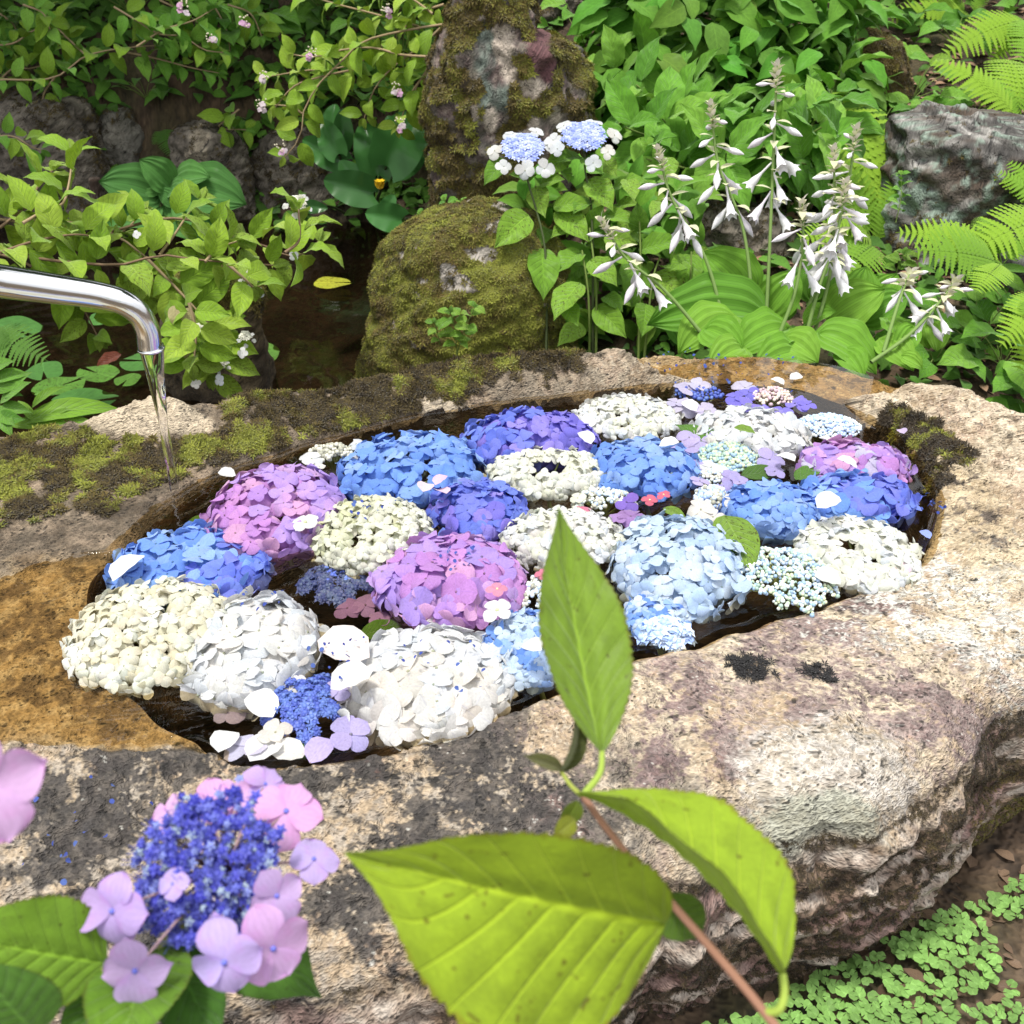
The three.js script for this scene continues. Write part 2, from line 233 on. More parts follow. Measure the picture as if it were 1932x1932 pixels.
// ------------------------------------------------------------------ moss tufts
const TUFT = (() => { const r = rng(41), gs = []; for (let k = 0; k < 7; k++) { const g = leafGeo({ nu: 2, nv: 2, wid: 0.13, shape: 'lance', rise: 0.3 + 0.9 * r(), bend: -0.6, fold: 0.3 }); g.scale(0.6 + 0.6 * r(), 1, 1); g.rotateY(k * 0.9 + r()); gs.push(g); } return mergeGeometries(gs); })();
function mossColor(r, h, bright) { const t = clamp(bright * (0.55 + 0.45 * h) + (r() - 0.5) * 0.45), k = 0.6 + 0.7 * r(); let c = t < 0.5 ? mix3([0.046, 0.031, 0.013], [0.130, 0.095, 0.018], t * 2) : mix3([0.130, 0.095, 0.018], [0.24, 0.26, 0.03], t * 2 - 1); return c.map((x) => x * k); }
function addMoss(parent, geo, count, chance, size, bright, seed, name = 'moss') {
  const r = rng(seed), list = [];
  for (const [p, n, h] of scatter(geo, count, chance, r)) { const t = V3(r() - 0.5, r() - 0.5, r() - 0.5).cross(n); if (t.lengthSq() < 1e-6) continue; const s = size * (0.6 + 0.8 * r()); list.push({ m: matrixOf(p, t, n, s), c: mossColor(r, h, typeof bright === 'function' ? bright(p) : bright) }); }
  const shifted = list.map((e) => { const m = e.m.clone(); m.setPosition(V3().setFromMatrixPosition(e.m).add(parent.position)); return { m, c: e.c }; });
  return mass(parent, name, TUFT, M_MOSS, shifted);
}

// ------------------------------------------------------------------ rocks: silhouette given left and right from the foot to the top
function makeRock(name, label, d, rows, o = {}) {  // rows: [py, pxLeft, pxRight] top first
  const { deep = 0.8, bump = 0.03, seed = 1, color, mossy = 0, mossChance, sink = 0.2, lean = 0, size = 0.011, bright = 0.4, freq = 5, boxy = 0.8, ledge = 0 } = o;
  const R = rows.map(([y, a, b]) => { const A = onD(a, y, d), B = onD(b, y, d); return [A.y, A.x, B.x]; }).reverse();
  R.unshift([R[0][0] - sink, R[0][1] - 0.02, R[0][2] + 0.02]);
  const y0 = R[0][0], y1 = R[R.length - 1][0], base = V3((R[0][1] + R[0][2]) / 2, y0, -d);
  const rowAt = (y) => { let k = 0; while (k < R.length - 2 && y > R[k + 1][0]) k++; const t = clamp((y - R[k][0]) / (R[k + 1][0] - R[k][0])); return [lerp(R[k][1], R[k + 1][1], t), lerp(R[k][2], R[k + 1][2], t)]; };
  const wMax = Math.max(...R.map((q) => q[2] - q[1])), NV = 150, NU = 110;
  const g = gridGeo(NU, NV, (i, j) => {
    const t = i / NU, cap = t > 0.8 ? (t - 0.8) / 0.2 : 0, tt = Math.min(t / 0.8, 1), y = lerp(y0, y1, tt), [l, rr] = rowAt(y), a = j / NV * Math.PI * 2;
    const dome = o.dome ? Math.sqrt(Math.max(0.0, 1 - Math.pow(tt, 2.6) * 0.75)) : 1, hx = (rr - l) / 2, hz = deep * lerp(hx, wMax / 2, 0.6) * dome, k = 1 - cap;
    const cs = Math.cos(a), sn = Math.sin(a), q = Math.pow(Math.pow(Math.abs(cs), 2 / boxy) + Math.pow(Math.abs(sn), 2 / boxy), -boxy / 2);
    let p = V3((l + rr) / 2 + hx * cs * q * k, y + (cap ? 0.05 * hx * Math.sin(cap * Math.PI / 2) : 0), -d - lean * tt + hz * sn * q * k * (sn > 0 ? 1 : 1));
    const nrm = V3(cs * k, 0.25 + 2 * cap, sn * k).normalize();
    const f = freq; let h = bump * (1.2 * fbm(p.x * f + seed * 10, p.y * f, p.z * f, 4) + 0.5 * (1 - 2 * Math.abs(fbm2(p.x * f * 1.8, p.y * f * 1.8 + seed, p.z * f * 1.8, 3))));
    if (ledge) { const s = p.y * 16 + 1.5 * fbm(p.x * 3, seed, p.z * 3, 2) + p.x * 5; h += ledge * (Math.abs(s - Math.floor(s) - 0.5) - 0.25); }
    p.addScaledVector(nrm, h);
    const c = color(p, nrm, h);
    return { p: [p.x - base.x, p.y - base.y, p.z - base.z], uv: [p.x * 1.8 + p.z * 0.9, p.y * 1.8 + p.z * 1.1], c };
  }, true, true);
  { const n = g.attributes.normal, k = Math.floor(NU * 0.4) * (NV + 1); if (n.getX(k) < 0) { g.index.array.reverse(); g.computeVertexNormals(); } }
  const root = thing(name, label, 'rock', base);
  part(root, 'stone', g, stoneMat());
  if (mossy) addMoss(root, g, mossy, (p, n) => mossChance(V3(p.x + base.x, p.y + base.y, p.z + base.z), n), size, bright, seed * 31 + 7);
  return root;
}
const blob = (px, py, rad, y = 0.03) => { const p = onY(px, py, y); return [p.x, p.z, rad]; };
const inBlobs = (list, x, z) => { let m = 0; for (const [a, b, r] of list) { const q = Math.hypot(x - a, z - b) / r; if (q < 1) m = Math.max(m, 1 - q * q); } return m; };

// standing stone: mossy, pale patches in the middle
const dotMask = (spots) => (p) => { let m = 0; for (const [c, rx, ry] of spots) m = Math.max(m, 1 - Math.hypot((p.x - c.x) / rx, (p.y - c.y) / ry)); return m; };
{
  const d = 3.0, S = (x, y, a, b) => [onD(x, y, d - 0.2), a, b];
  const pale = dotMask([S(948, 85, 0.032, 0.06), S(965, 140, 0.03, 0.03), S(910, 40, 0.02, 0.02), S(1000, 170, 0.04, 0.04), S(925, 225, 0.022, 0.045), S(895, 215, 0.018, 0.03), S(1005, 235, 0.02, 0.04), S(985, 260, 0.04, 0.02), S(1050, 225, 0.02, 0.03), S(935, 60, 0.02, 0.02)]);
  const teal = dotMask([S(915, 110, 0.03, 0.08), S(935, 190, 0.05, 0.05), S(920, 150, 0.02, 0.08)]), plum = dotMask([S(1020, 110, 0.04, 0.06), S(1035, 135, 0.03, 0.04)]);
  makeRock('standing_stone', 'tall mossy standing stone with pale bare patches behind the rounded boulder', d,
    [[-40, 895, 965], [0, 868, 985], [35, 852, 1000], [60, 838, 1015], [90, 826, 1078], [130, 820, 1092], [180, 814, 1108], [250, 812, 1122], [330, 816, 1120], [400, 824, 1110]],
    { deep: 0.75, bump: 0.028, seed: 3, mossy: 70000, size: 0.013, bright: (p) => 0.62 + 0.5 * fbm(p.x * 7, p.y * 7 + 3, p.z * 7, 3), freq: 6,
      color: (p, n) => { const a = fbm2(p.x * 9, p.y * 9, p.z * 9); let c = mix3([0.10, 0.075, 0.045], [0.21, 0.16, 0.11], smooth(-0.3, 0.3, a)); c = mix3(c, [0.05, 0.035, 0.022], smooth(0.1, 0.4, fbm(p.x * 5, p.y * 7, p.z * 5)) * 0.8); c = mix3(c, [0.16, 0.20, 0.17], smooth(-0.1, 0.3, teal(p) + 0.4 * a)); c = mix3(c, [0.13, 0.06, 0.065], smooth(0, 0.3, plum(p) + 0.4 * a)); return mix3(c, [0.50, 0.43, 0.36], smooth(0.22, 0.4, pale(p) * 0.9 + 0.5 * a)); },
      mossChance: (p, n) => { const a = fbm2(p.x * 9, p.y * 9, p.z * 9), bare = Math.max(pale(p), teal(p), plum(p)) + 0.5 * a; const side = smooth(0.02, 0.25, Math.abs(p.x - 0.0 - 0.01)); return bare > 0.05 ? 0 : clamp(smooth(-0.45, 0.1, fbm(p.x * 7, p.y * 6, p.z * 7) + 0.35 * n.y + 0.15) * (0.6 + 0.5 * smooth(-0.1, 0.15, p.y))); } });
}
// rounded boulder at the pond edge
{
  const d = 2.42;
  const pale = dotMask([[onD(835, 520, d - 0.2), 0.05, 0.03], [onD(900, 470, d - 0.1), 0.10, 0.025], [onD(950, 430, d - 0.1), 0.06, 0.02], [onD(800, 540, d - 0.2), 0.03, 0.02], [onD(860, 540, d - 0.2), 0.05, 0.03]]);
  makeRock('mossy_boulder', 'rounded brown-green moss-covered boulder rising from the pond edge behind the basin', d,
    [[398, 850, 955], [412, 800, 1000], [440, 762, 1030], [470, 735, 1052], [505, 722, 1066], [560, 716, 1072], [620, 704, 1078], [680, 690, 1082], [740, 672, 1086]],
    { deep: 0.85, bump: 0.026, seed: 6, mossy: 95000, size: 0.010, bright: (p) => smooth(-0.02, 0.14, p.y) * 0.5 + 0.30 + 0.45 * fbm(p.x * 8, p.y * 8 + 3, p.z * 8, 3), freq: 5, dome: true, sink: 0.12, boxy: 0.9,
      color: (p) => { const a = fbm2(p.x * 10, p.y * 14, p.z * 10); let c = mix3([0.085, 0.058, 0.026], [0.17, 0.125, 0.07], smooth(-0.3, 0.35, a)); return mix3(c, [0.36, 0.33, 0.29], smooth(0.12, 0.4, pale(p) * 0.8 + 0.6 * a)); },
      mossChance: (p) => { const a = fbm2(p.x * 10, p.y * 14, p.z * 10); return pale(p) * 0.8 + 0.6 * a > 0.26 ? 0.04 : smooth(-0.75, -0.1, fbm(p.x * 9, p.y * 9, p.z * 9)); } });
}
// grey layered rock on the slope to the east
{
  const d = 2.75;
  const mint = dotMask([[onD(1745, 400, d - 0.2), 0.05, 0.07], [onD(1800, 430, d - 0.2), 0.05, 0.06], [onD(1690, 470, d - 0.2), 0.03, 0.08]]);
  makeRock('grey_rock', 'dark grey layered rock with mint lichen between the ferns', d,
    [[236, 1770, 1880], [244, 1724, 1960], [262, 1716, 1990], [300, 1702, 2010], [350, 1688, 2030], [400, 1666, 2040], [450, 1656, 2050], [500, 1644, 2060], [560, 1634, 2070]],
    { deep: 0.7, bump: 0.034, seed: 9, ledge: 0.022, mossy: 9000, size: 0.008, bright: 0.4, freq: 5, boxy: 0.7, lean: 0.05,
      color: (p, n) => { const a = fbm2(p.x * 8, p.y * 22 + p.x * 8, p.z * 8); let c = mix3([0.075, 0.07, 0.065], [0.19, 0.18, 0.17], smooth(-0.3, 0.4, a)); c = mix3(c, [0.36, 0.35, 0.33], smooth(0.06, 0.4, a)); c = mix3(c, [0.07, 0.045, 0.028], smooth(0.0, 0.3, fbm(p.x * 6, p.y * 6, p.z * 6)) * 0.8); return mix3(c, [0.24, 0.31, 0.26], smooth(0.12, 0.3, mint(p) * 0.8 + 0.7 * fbm2(p.x * 20, p.y * 20, p.z * 20))); },
      mossChance: (p, n) => p.y < 0.0 ? smooth(-0.1, 0.3, fbm(p.x * 9, p.y * 9, p.z * 9)) * 0.8 : 0.04 });
}
makeRock('mossy_block', 'squat brown-moss block half hidden beside the tall green bush', 3.5, [[72, 1612, 1680], [84, 1598, 1694], [110, 1590, 1704], [150, 1586, 1706], [200, 1584, 1706]],
  { deep: 0.8, bump: 0.02, seed: 12, mossy: 9000, size: 0.013, bright: 0.45, color: (p) => mix3([0.12, 0.075, 0.03], [0.20, 0.14, 0.07], smooth(-0.3, 0.3, fbm(p.x * 9, p.y * 9, p.z * 9))), mossChance: (p) => smooth(-0.4, 0.2, fbm(p.x * 8, p.y * 8, p.z * 8)) });
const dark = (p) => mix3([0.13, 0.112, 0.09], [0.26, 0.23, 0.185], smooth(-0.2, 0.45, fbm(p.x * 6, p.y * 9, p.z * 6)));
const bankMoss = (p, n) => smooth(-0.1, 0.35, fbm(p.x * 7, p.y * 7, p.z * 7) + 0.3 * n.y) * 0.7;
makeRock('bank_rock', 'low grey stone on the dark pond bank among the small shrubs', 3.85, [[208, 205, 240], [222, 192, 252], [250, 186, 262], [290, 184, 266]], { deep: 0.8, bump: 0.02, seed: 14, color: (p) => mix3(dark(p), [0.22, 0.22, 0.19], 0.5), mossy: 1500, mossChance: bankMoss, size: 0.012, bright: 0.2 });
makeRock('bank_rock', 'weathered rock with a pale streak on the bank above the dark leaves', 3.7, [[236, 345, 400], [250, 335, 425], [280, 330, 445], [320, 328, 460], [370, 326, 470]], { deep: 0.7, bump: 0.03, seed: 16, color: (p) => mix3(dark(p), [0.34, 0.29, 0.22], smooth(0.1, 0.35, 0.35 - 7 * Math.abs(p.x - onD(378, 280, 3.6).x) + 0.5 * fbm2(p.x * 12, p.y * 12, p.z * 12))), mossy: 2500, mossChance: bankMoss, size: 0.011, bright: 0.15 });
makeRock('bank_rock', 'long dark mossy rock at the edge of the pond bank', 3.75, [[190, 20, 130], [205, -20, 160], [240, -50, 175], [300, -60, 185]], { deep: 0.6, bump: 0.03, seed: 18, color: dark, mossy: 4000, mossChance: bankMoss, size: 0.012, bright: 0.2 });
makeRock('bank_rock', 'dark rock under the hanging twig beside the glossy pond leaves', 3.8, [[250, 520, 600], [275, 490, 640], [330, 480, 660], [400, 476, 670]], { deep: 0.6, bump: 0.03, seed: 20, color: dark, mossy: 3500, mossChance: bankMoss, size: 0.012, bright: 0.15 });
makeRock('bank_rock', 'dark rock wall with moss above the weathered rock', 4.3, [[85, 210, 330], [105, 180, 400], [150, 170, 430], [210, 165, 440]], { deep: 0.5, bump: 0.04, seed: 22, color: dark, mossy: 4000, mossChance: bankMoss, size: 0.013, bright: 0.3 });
makeRock('pond_rock', 'green moss cushion rock standing in the pond under the light shrub', 2.35, [[512, 360, 430], [524, 335, 462], [550, 322, 480], [590, 316, 490], [640, 312, 496]], { deep: 0.8, bump: 0.02, seed: 24, dome: true, color: (p) => mix3([0.05, 0.035, 0.02], [0.12, 0.09, 0.05], smooth(-0.3, 0.3, fbm(p.x * 9, p.y * 9, p.z * 9))), mossy: 14000, mossChance: (p) => smooth(-0.16, -0.08, p.y) , size: 0.011, bright: 0.75 });
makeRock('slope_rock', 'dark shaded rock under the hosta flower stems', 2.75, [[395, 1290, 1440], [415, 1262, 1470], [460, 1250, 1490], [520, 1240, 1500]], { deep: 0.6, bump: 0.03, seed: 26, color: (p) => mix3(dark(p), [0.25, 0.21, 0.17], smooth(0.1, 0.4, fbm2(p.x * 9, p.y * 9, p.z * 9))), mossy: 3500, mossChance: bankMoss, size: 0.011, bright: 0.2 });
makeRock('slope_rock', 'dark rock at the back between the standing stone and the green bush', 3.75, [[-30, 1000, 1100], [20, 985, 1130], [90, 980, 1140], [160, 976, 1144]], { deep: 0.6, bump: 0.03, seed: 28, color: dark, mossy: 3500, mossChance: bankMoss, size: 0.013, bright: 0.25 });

// ------------------------------------------------------------------ the stone basin
const BC = V3(0.05, 0, -1.17);
const loop = (pts) => { const q = pts.map((p) => ({ a: Math.atan2(p.z - BC.z, p.x - BC.x), r: Math.hypot(p.x - BC.x, p.z - BC.z), y: p.y })).sort((m, n) => m.a - n.a), n = q.length;
  return (a) => { let k = 0; while (k < n && q[k].a <= a) k++; const P = (i) => { const m = ((i % n) + n) % n, e = q[m]; return { a: e.a + 2 * Math.PI * Math.floor(i / n), r: e.r, y: e.y }; };
    const p0 = P(k - 2), p1 = P(k - 1), p2 = P(k), p3 = P(k + 1), t = clamp((a - p1.a) / (p2.a - p1.a)), cr = (f) => { const m1 = (p2[f] - p0[f]) / (p2.a - p0.a) * (p2.a - p1.a), m2 = (p3[f] - p1[f]) / (p3.a - p1.a) * (p2.a - p1.a), t2 = t * t, t3 = t2 * t; return (2 * t3 - 3 * t2 + 1) * p1[f] + (t3 - 2 * t2 + t) * m1 + (-2 * t3 + 3 * t2) * p2[f] + (t3 - t2) * m2; };
    return { r: cr('r'), y: cr('y') }; }; };
const innerAt = loop([[152, 1190], [168, 1110], [205, 1050], [255, 1000], [320, 945], [420, 895], [520, 862], [640, 825], [760, 795], [880, 772], [1000, 753], [1130, 737], [1290, 722], [1410, 722], [1520, 735], [1600, 765], [1680, 815], [1740, 880], [1766, 950], [1757, 1010], [1725, 1060], [1610, 1118], [1500, 1152], [1400, 1182], [1300, 1212], [1215, 1230], [1085, 1288], [970, 1330], [900, 1368], [800, 1395], [690, 1415], [600, 1437], [500, 1440], [420, 1418], [340, 1382], [280, 1345], [225, 1300], [175, 1250]].map(([x, y]) => onY(x, y, 0)));
const outerAt = loop([...[[0, 812, 0.035], [150, 785, 0.05], [240, 752, 0.055], [330, 742, 0.055], [440, 728, 0.05], [560, 716, 0.05], [700, 702, 0.05], [820, 664, 0.055], [1000, 652, 0.055], [1100, 642, 0.055], [1235, 620, 0.065], [1300, 640, 0.04], [1420, 648, 0.02], [1500, 664, 0.015], [1600, 684, 0.01], [1700, 694, 0.03], [1800, 712, 0.04], [1932, 752, 0.04]].map(([x, y, h]) => onY(x, y, h)),
  V3(0.93, 0.03, -1.35), V3(0.90, 0.015, -1.18), V3(0.76, 0.0, -1.02), ...[[1932, 1285, 0.0], [1850, 1372, 0.0], [1775, 1448, 0.0], [1640, 1506, 0.0], [1450, 1545, -0.005], [1320, 1600, -0.01], [1100, 1690, -0.01], [900, 1755, -0.01], [742, 1800, -0.01], [560, 1835, -0.01], [360, 1866, -0.01], [140, 1890, -0.01]].map(([x, y, h]) => onY(x, y, h)), V3(-0.62, 0, -0.56), V3(-0.86, 0.005, -0.72), V3(-1.02, 0.01, -0.95), V3(-1.06, 0.02, -1.2), V3(-0.98, 0.03, -1.38)]);
const sq = (px, py, rx, rz, y = 0) => { const p = onY(px, py, y); return (x, z) => 1 - Math.hypot((x - p.x) / rx, (z - p.z) / rz); };
const wetA = [sq(85, 1190, 0.20, 0.15), sq(120, 1300, 0.15, 0.085), sq(245, 1368, 0.10, 0.035), sq(120, 1110, 0.10, 0.07)], wetB = [sq(1330, 680, 0.20, 0.10), sq(1500, 700, 0.22, 0.10), sq(1590, 720, 0.12, 0.09)];
const wetOf = (list, x, z) => { let m = -1; for (const f of list) m = Math.max(m, f(x, z)); return m; };
const lumpA = sq(270, 775, 0.125, 0.05, 0.06), lumpB = sq(1235, 628, 0.09, 0.03, 0.06), lumpC = sq(880, 730, 0.10, 0.03, 0.05);
const MOSS_BLOBS = [[30, 850, .11], [110, 850, .10], [200, 850, .09], [290, 850, .085], [60, 920, .06], [150, 930, .08], [210, 960, .05], [250, 900, .075], [330, 890, .07], [380, 830, .075], [430, 810, .085], [500, 790, .09], [560, 760, .085], [480, 745, .05], [620, 745, .085], [700, 730, .085], [780, 712, .075], [860, 690, .075], [930, 672, .07], [1000, 668, .065], [1060, 664, .05], [650, 770, .05], [330, 930, .03], [1090, 710, .045]].map(([x, y, r]) => blob(x, y, r, 0.05));
const MOSS_EAST = [[1690, 780, .035], [1730, 800, .042], [1770, 825, .045], [1800, 845, .035], [1750, 860, .035], [1770, 885, .025]].map(([x, y, r]) => blob(x, y, r, 0.025));
const BLACK_TUFTS = [[1425, 1245, .030], [1395, 1240, .02], [1550, 1252, .024], [1530, 1248, .015]].map(([x, y, r]) => blob(x, y, r, 0.02));
const frontL = sq(420, 1620, 0.52, 0.34), rightP = sq(1600, 1300, 0.40, 0.26), crustW = [sq(1830, 1130, 0.16, 0.10), sq(1700, 1130, 0.06, 0.035), sq(1760, 1200, 0.10, 0.04), sq(1880, 1200, 0.08, 0.08)], chip = sq(1560, 1450, 0.11, 0.07), eastTop = sq(1800, 950, 0.10, 0.25), paleNE = sq(1760, 745, 0.20, 0.07), chipGreen = sq(1560, 1515, 0.09, 0.022);
const plumSpots = [sq(1380, 1445, 0.05, 0.05), sq(1560, 1190, 0.10, 0.04), sq(1640, 1150, 0.10, 0.04), sq(1640, 1310, 0.09, 0.05), sq(1480, 1250, 0.05, 0.05), sq(1500, 1350, 0.05, 0.03), sq(1760, 1330, 0.12, 0.07), sq(1290, 1330, 0.05, 0.05), sq(1740, 1160, 0.08, 0.03), sq(1240, 1440, 0.04, 0.04)];
const CREAM = [0.58, 0.49, 0.365], TAN = [0.40, 0.305, 0.205], GREYS = [0.30, 0.27, 0.24], BLACK = [0.032, 0.030, 0.032], PLUM = [0.17, 0.105, 0.105], LICHEN = [0.64, 0.63, 0.58], OCHRE = [0.35, 0.245, 0.12], BROWN = [0.115, 0.075, 0.04], MINT = [0.33, 0.35, 0.28];
function basinColor(x, y, z) {
  const f1 = fbm(x * 6, y * 6, z * 6, 5, 0.62), f2 = fbm2(x * 14, y * 14, z * 14, 5, 0.65), f3 = fbm(x * 38, y * 38 + 4, z * 38, 3, 0.7), f4 = fbm2(x * 3.2, y * 3.2, z * 3.2, 3), f5 = fbm2(x * 130, y * 130, z * 130, 2, 0.7);
  let c = mix3(TAN, CREAM, smooth(-0.35, 0.2, f1 + 0.4 * f3));
  c = mix3(c, [0.46, 0.33, 0.25], smooth(0.05, 0.35, f2) * 0.5);
  c = mix3(c, [0.20, 0.145, 0.10], smooth(0.22, 0.45, f3 * 0.8 + 0.4 * f2 + 0.35 * f5) * 0.7); c = mix3(c, [0.78, 0.70, 0.56], smooth(0.15, 0.5, f5 - 0.5 * f3) * 0.5);
  // front west: black and grey lichen over cream
  const fl = smooth(0.0, 0.45, frontL(x, z) + 0.25 * f4 + 0.25 * f1);
  c = mix3(c, mix3(GREYS, TAN, smooth(-0.2, 0.2, f3)), fl * smooth(0.05, -0.2, f2) * 0.7);
  c = mix3(c, mix3(BLACK, [0.10, 0.088, 0.078], smooth(-0.1, 0.4, f3)), fl * smooth(-0.06, 0.10, f1 * 0.75 + f2 * 0.55 + f3 * 0.30 + f5 * 0.22 + 0.09) * 0.95);
  // east front: plum stain patches
  let pl = -1; for (const f of plumSpots) pl = Math.max(pl, f(x, z));
  c = mix3(c, mix3(PLUM, [0.07, 0.05, 0.055], smooth(0, 0.35, f3)), smooth(0.10, 0.38, pl * 0.6 + f2 * 0.9 + 0.45 * f3 + 0.3 * f5) * 0.88);
  c = mix3(c, [0.34, 0.17, 0.13], smooth(0.25, 0.45, rightP(x, z) * 0.3 + f2 * 0.8 - 0.1) * 0.45);
  c = mix3(c, mix3([0.36, 0.30, 0.28], [0.22, 0.16, 0.155], smooth(-0.1, 0.4, f5 + f3)), smooth(-0.03, 0.28, rightP(x, z) * 0.35 + f2 * 0.55 + 0.3 * f3 + 0.3 * f5 - 0.08) * smooth(-0.3, 0.3, rightP(x, z)) * 0.75);
  let cw = -1; for (const f of crustW) cw = Math.max(cw, f(x, z));
  c = mix3(c, LICHEN, smooth(0.20, 0.29, cw * 0.42 + f2 * 0.55 + 0.45 * f3 + 0.55 * f5) * 0.95);
  const ch = chip(x, z) + 0.25 * f1; c = mix3(c, mix3([0.44, 0.40, 0.34], [0.62, 0.59, 0.54], smooth(-0.2, 0.25, f3 + f5)), smooth(-0.05, 0.35, ch + 0.3 * f2 + 0.2 * f5) * 0.8);
  c = mix3(c, MINT, smooth(0.05, 0.4, chipGreen(x, z) + 0.3 * f2 + 0.2 * f5) * 0.75);
  c = mix3(c, [0.60, 0.50, 0.36], smooth(0, 0.5, paleNE(x, z) + 0.2 * f1) * 0.6);
  c = mix3(c, [0.55, 0.45, 0.28], smooth(0.1, 0.5, eastTop(x, z) + 0.3 * f1) * 0.4); c = mix3(c, [0.06, 0.05, 0.05], smooth(0.1, 0.6, eastTop(x, z)) * smooth(0.12, 0.3, f2 + 0.3 * f3) * 0.8);
  // north-west rim: damp dark stone under the moss
  const nw = smooth(-0.08, 0.12, (z + 1.17) * -0.35 - (x - 0.12) * 0.55 - 0.13 + 0.05 * f4) * smooth(-0.95, -1.12, z + 0.05 * f1);
  c = mix3(c, mix3([0.10, 0.075, 0.05], [0.30, 0.23, 0.16], smooth(-0.1, 0.35, f2 + 0.3 * f3)), nw * 0.85);
  c = mix3(c, [0.58, 0.49, 0.36], smooth(0.1, 0.3, Math.max(lumpA(x, z), lumpB(x, z), lumpC(x, z) * 0.7) + 0.2 * f2) * 0.9);
  const wl = smooth(-0.15, 0.3, wetOf(wetA, x, z) + 0.35 * f2 + 0.25 * f1), wr = smooth(0.0, 0.25, wetOf(wetB, x, z) + 0.2 * f2);
  c = mix3(c, mix3(mix3(OCHRE, [0.47, 0.36, 0.21], smooth(0, 0.3, f3)), BROWN, smooth(0.02, 0.26, f2 * 0.9 + f1 * 0.5 + 0.3 * f3) * 0.85), Math.max(wl, wr));
  return c;
}
function basinSide(x, y, z, a) {
  const f1 = fbm(x * 4 + y * 5, y * 18, z * 4 + y * 5, 4, 0.6), f2 = fbm2(x * 14, y * 22, z * 14, 4, 0.65), f3 = fbm(x * 40, y * 40, z * 40, 3);
  let c = mix3([0.13, 0.09, 0.058], [0.24, 0.165, 0.115], smooth(-0.3, 0.3, f2));
  c = mix3(c, mix3([0.34, 0.27, 0.22], [0.50, 0.44, 0.38], smooth(-0.2, 0.3, f3)), smooth(0.10, 0.22, f1 + 0.2 * f2 + (x > 0.1 ? 0.03 : -0.12)) * 0.95);
  c = mix3(c, [0.20, 0.115, 0.105], smooth(0.0, 0.35, fbm2(x * 5, y * 9, z * 5, 3)) * 0.75);
  return c;
}
const basin = thing('stone_basin', 'large rough stone basin with mossy and stained rim, filled with floating hydrangeas', 'stone basin', V3(BC.x, -0.3, BC.z));
let basinTop, basinFlank; const IN = [], OUT = [], NA = 1500;
{
  for (let j = 0; j <= NA; j++) { const a = -Math.PI + 2 * Math.PI * (j === NA ? 0 : j) / NA; const i = innerAt(a), o = outerAt(a); i.r += 0.006 * noise(Math.cos(a) * 5, Math.sin(a) * 5, 1); o.r += 0.014 * fbm(Math.cos(a) * 6, Math.sin(a) * 6, 4, 3); IN.push(i.r); OUT.push(o); }
  const NT = 150, NI = 26, NS = 96;
  const angle = (j) => -Math.PI + 2 * Math.PI * (j === NA ? 0 : j) / NA;
  const lipY = (a) => lerp(0.003, 0.02, smooth(-0.35, 0.8, -Math.sin(a)));
  const topPoint = (j, t) => { const a = angle(j), ri = IN[j], o = OUT[j], r = lerp(ri, o.r, t), x = BC.x + Math.cos(a) * r, z = BC.z + Math.sin(a) * r, w = o.r - ri;
    const far = smooth(-0.1, 0.7, -Math.sin(a)); let y = lerp(lipY(a), o.y, smooth(0, 1, t)) + Math.sin(Math.PI * t) * lerp(0.006, 0.008, far);
    y -= 0.022 * Math.exp(-t * w / 0.006) ; y -= 0.035 * Math.exp(-(1 - t) * w / 0.022);
    const n1 = fbm(x * 7, 0, z * 7, 4, 0.5), n2 = fbm2(x * 26, 0, z * 26, 4, 0.55); let e = lerp(0.009, 0.014, far) * n1 * smooth(0, 0.2, t) + 0.0055 * n2 * smooth(-0.02, 0.1, t) + 0.006 * smooth(0.0, 0.3, n2) * frontL(x, z);
    y += e; y += 0.022 * smooth(0, 0.6, lumpA(x, z) + 0.2 * n1) + 0.02 * smooth(0, 0.5, lumpB(x, z)) + 0.012 * smooth(0, 0.6, lumpC(x, z));
    y += 0.006 * smooth(0.0, 0.4, chip(x, z) + 0.4 * n1);
    const wl = smooth(-0.25, 0.30, wetOf(wetA, x, z) + 0.45 * n1), wr = smooth(-0.02, 0.25, wetOf(wetB, x, z)), wet = Math.max(wl, wr * (1 - smooth(0.8, 0.97, t) * 0.3));
    y = lerp(y, -0.0045 + 0.0055 * n2 * smooth(-0.02, 0.1, t) + 0.003 * n1 + (wr > wl ? 0.001 : -0.002), wet);
    return [x, y, z, a]; };
  const rel = (p) => [p[0] - BC.x, p[1] + 0.3, p[2] - BC.z];
  const innerDrop = (s) => -0.20 * s;
  const inner = gridGeo(NI, NA, (i, j) => { const s = i / NI; // from pool floor up to the lip
    const a = angle(j), t = s < 0.35 ? s / 0.35 : 1, ri = IN[j]; let x, y, z;
    if (s <= 0.35) { const r = ri * 0.86 * t; x = BC.x + Math.cos(a) * r; z = BC.z + Math.sin(a) * r; y = -0.22 + 0.01 * noise(x * 6, 0, z * 6); }
    else { const q = (s - 0.35) / 0.65, top = topPoint(j, 0), r = lerp(ri * 0.86, ri, Math.sin(q * Math.PI / 2)) + (q < 1 ? 0.010 * fbm(Math.cos(a) * 5, q * 3, Math.sin(a) * 5, 3) : 0); x = BC.x + Math.cos(a) * r; z = BC.z + Math.sin(a) * r; y = lerp(-0.22, top[1], Math.pow(q, 1.4)); }
    const b = fbm2(x * 12, y * 12, z * 12, 4, 0.6), west = smooth(-0.2, -0.5, x); return { p: rel([x, y, z]), uv: [a * 0.9, y * 2 + s], c: mix3(mix3([0.035, 0.02, 0.009], [0.10, 0.058, 0.026], smooth(-0.3, 0.4, b)), [0.28, 0.15, 0.05], west * smooth(-0.05, 0.0, y) * 0.8) }; }, true, true);
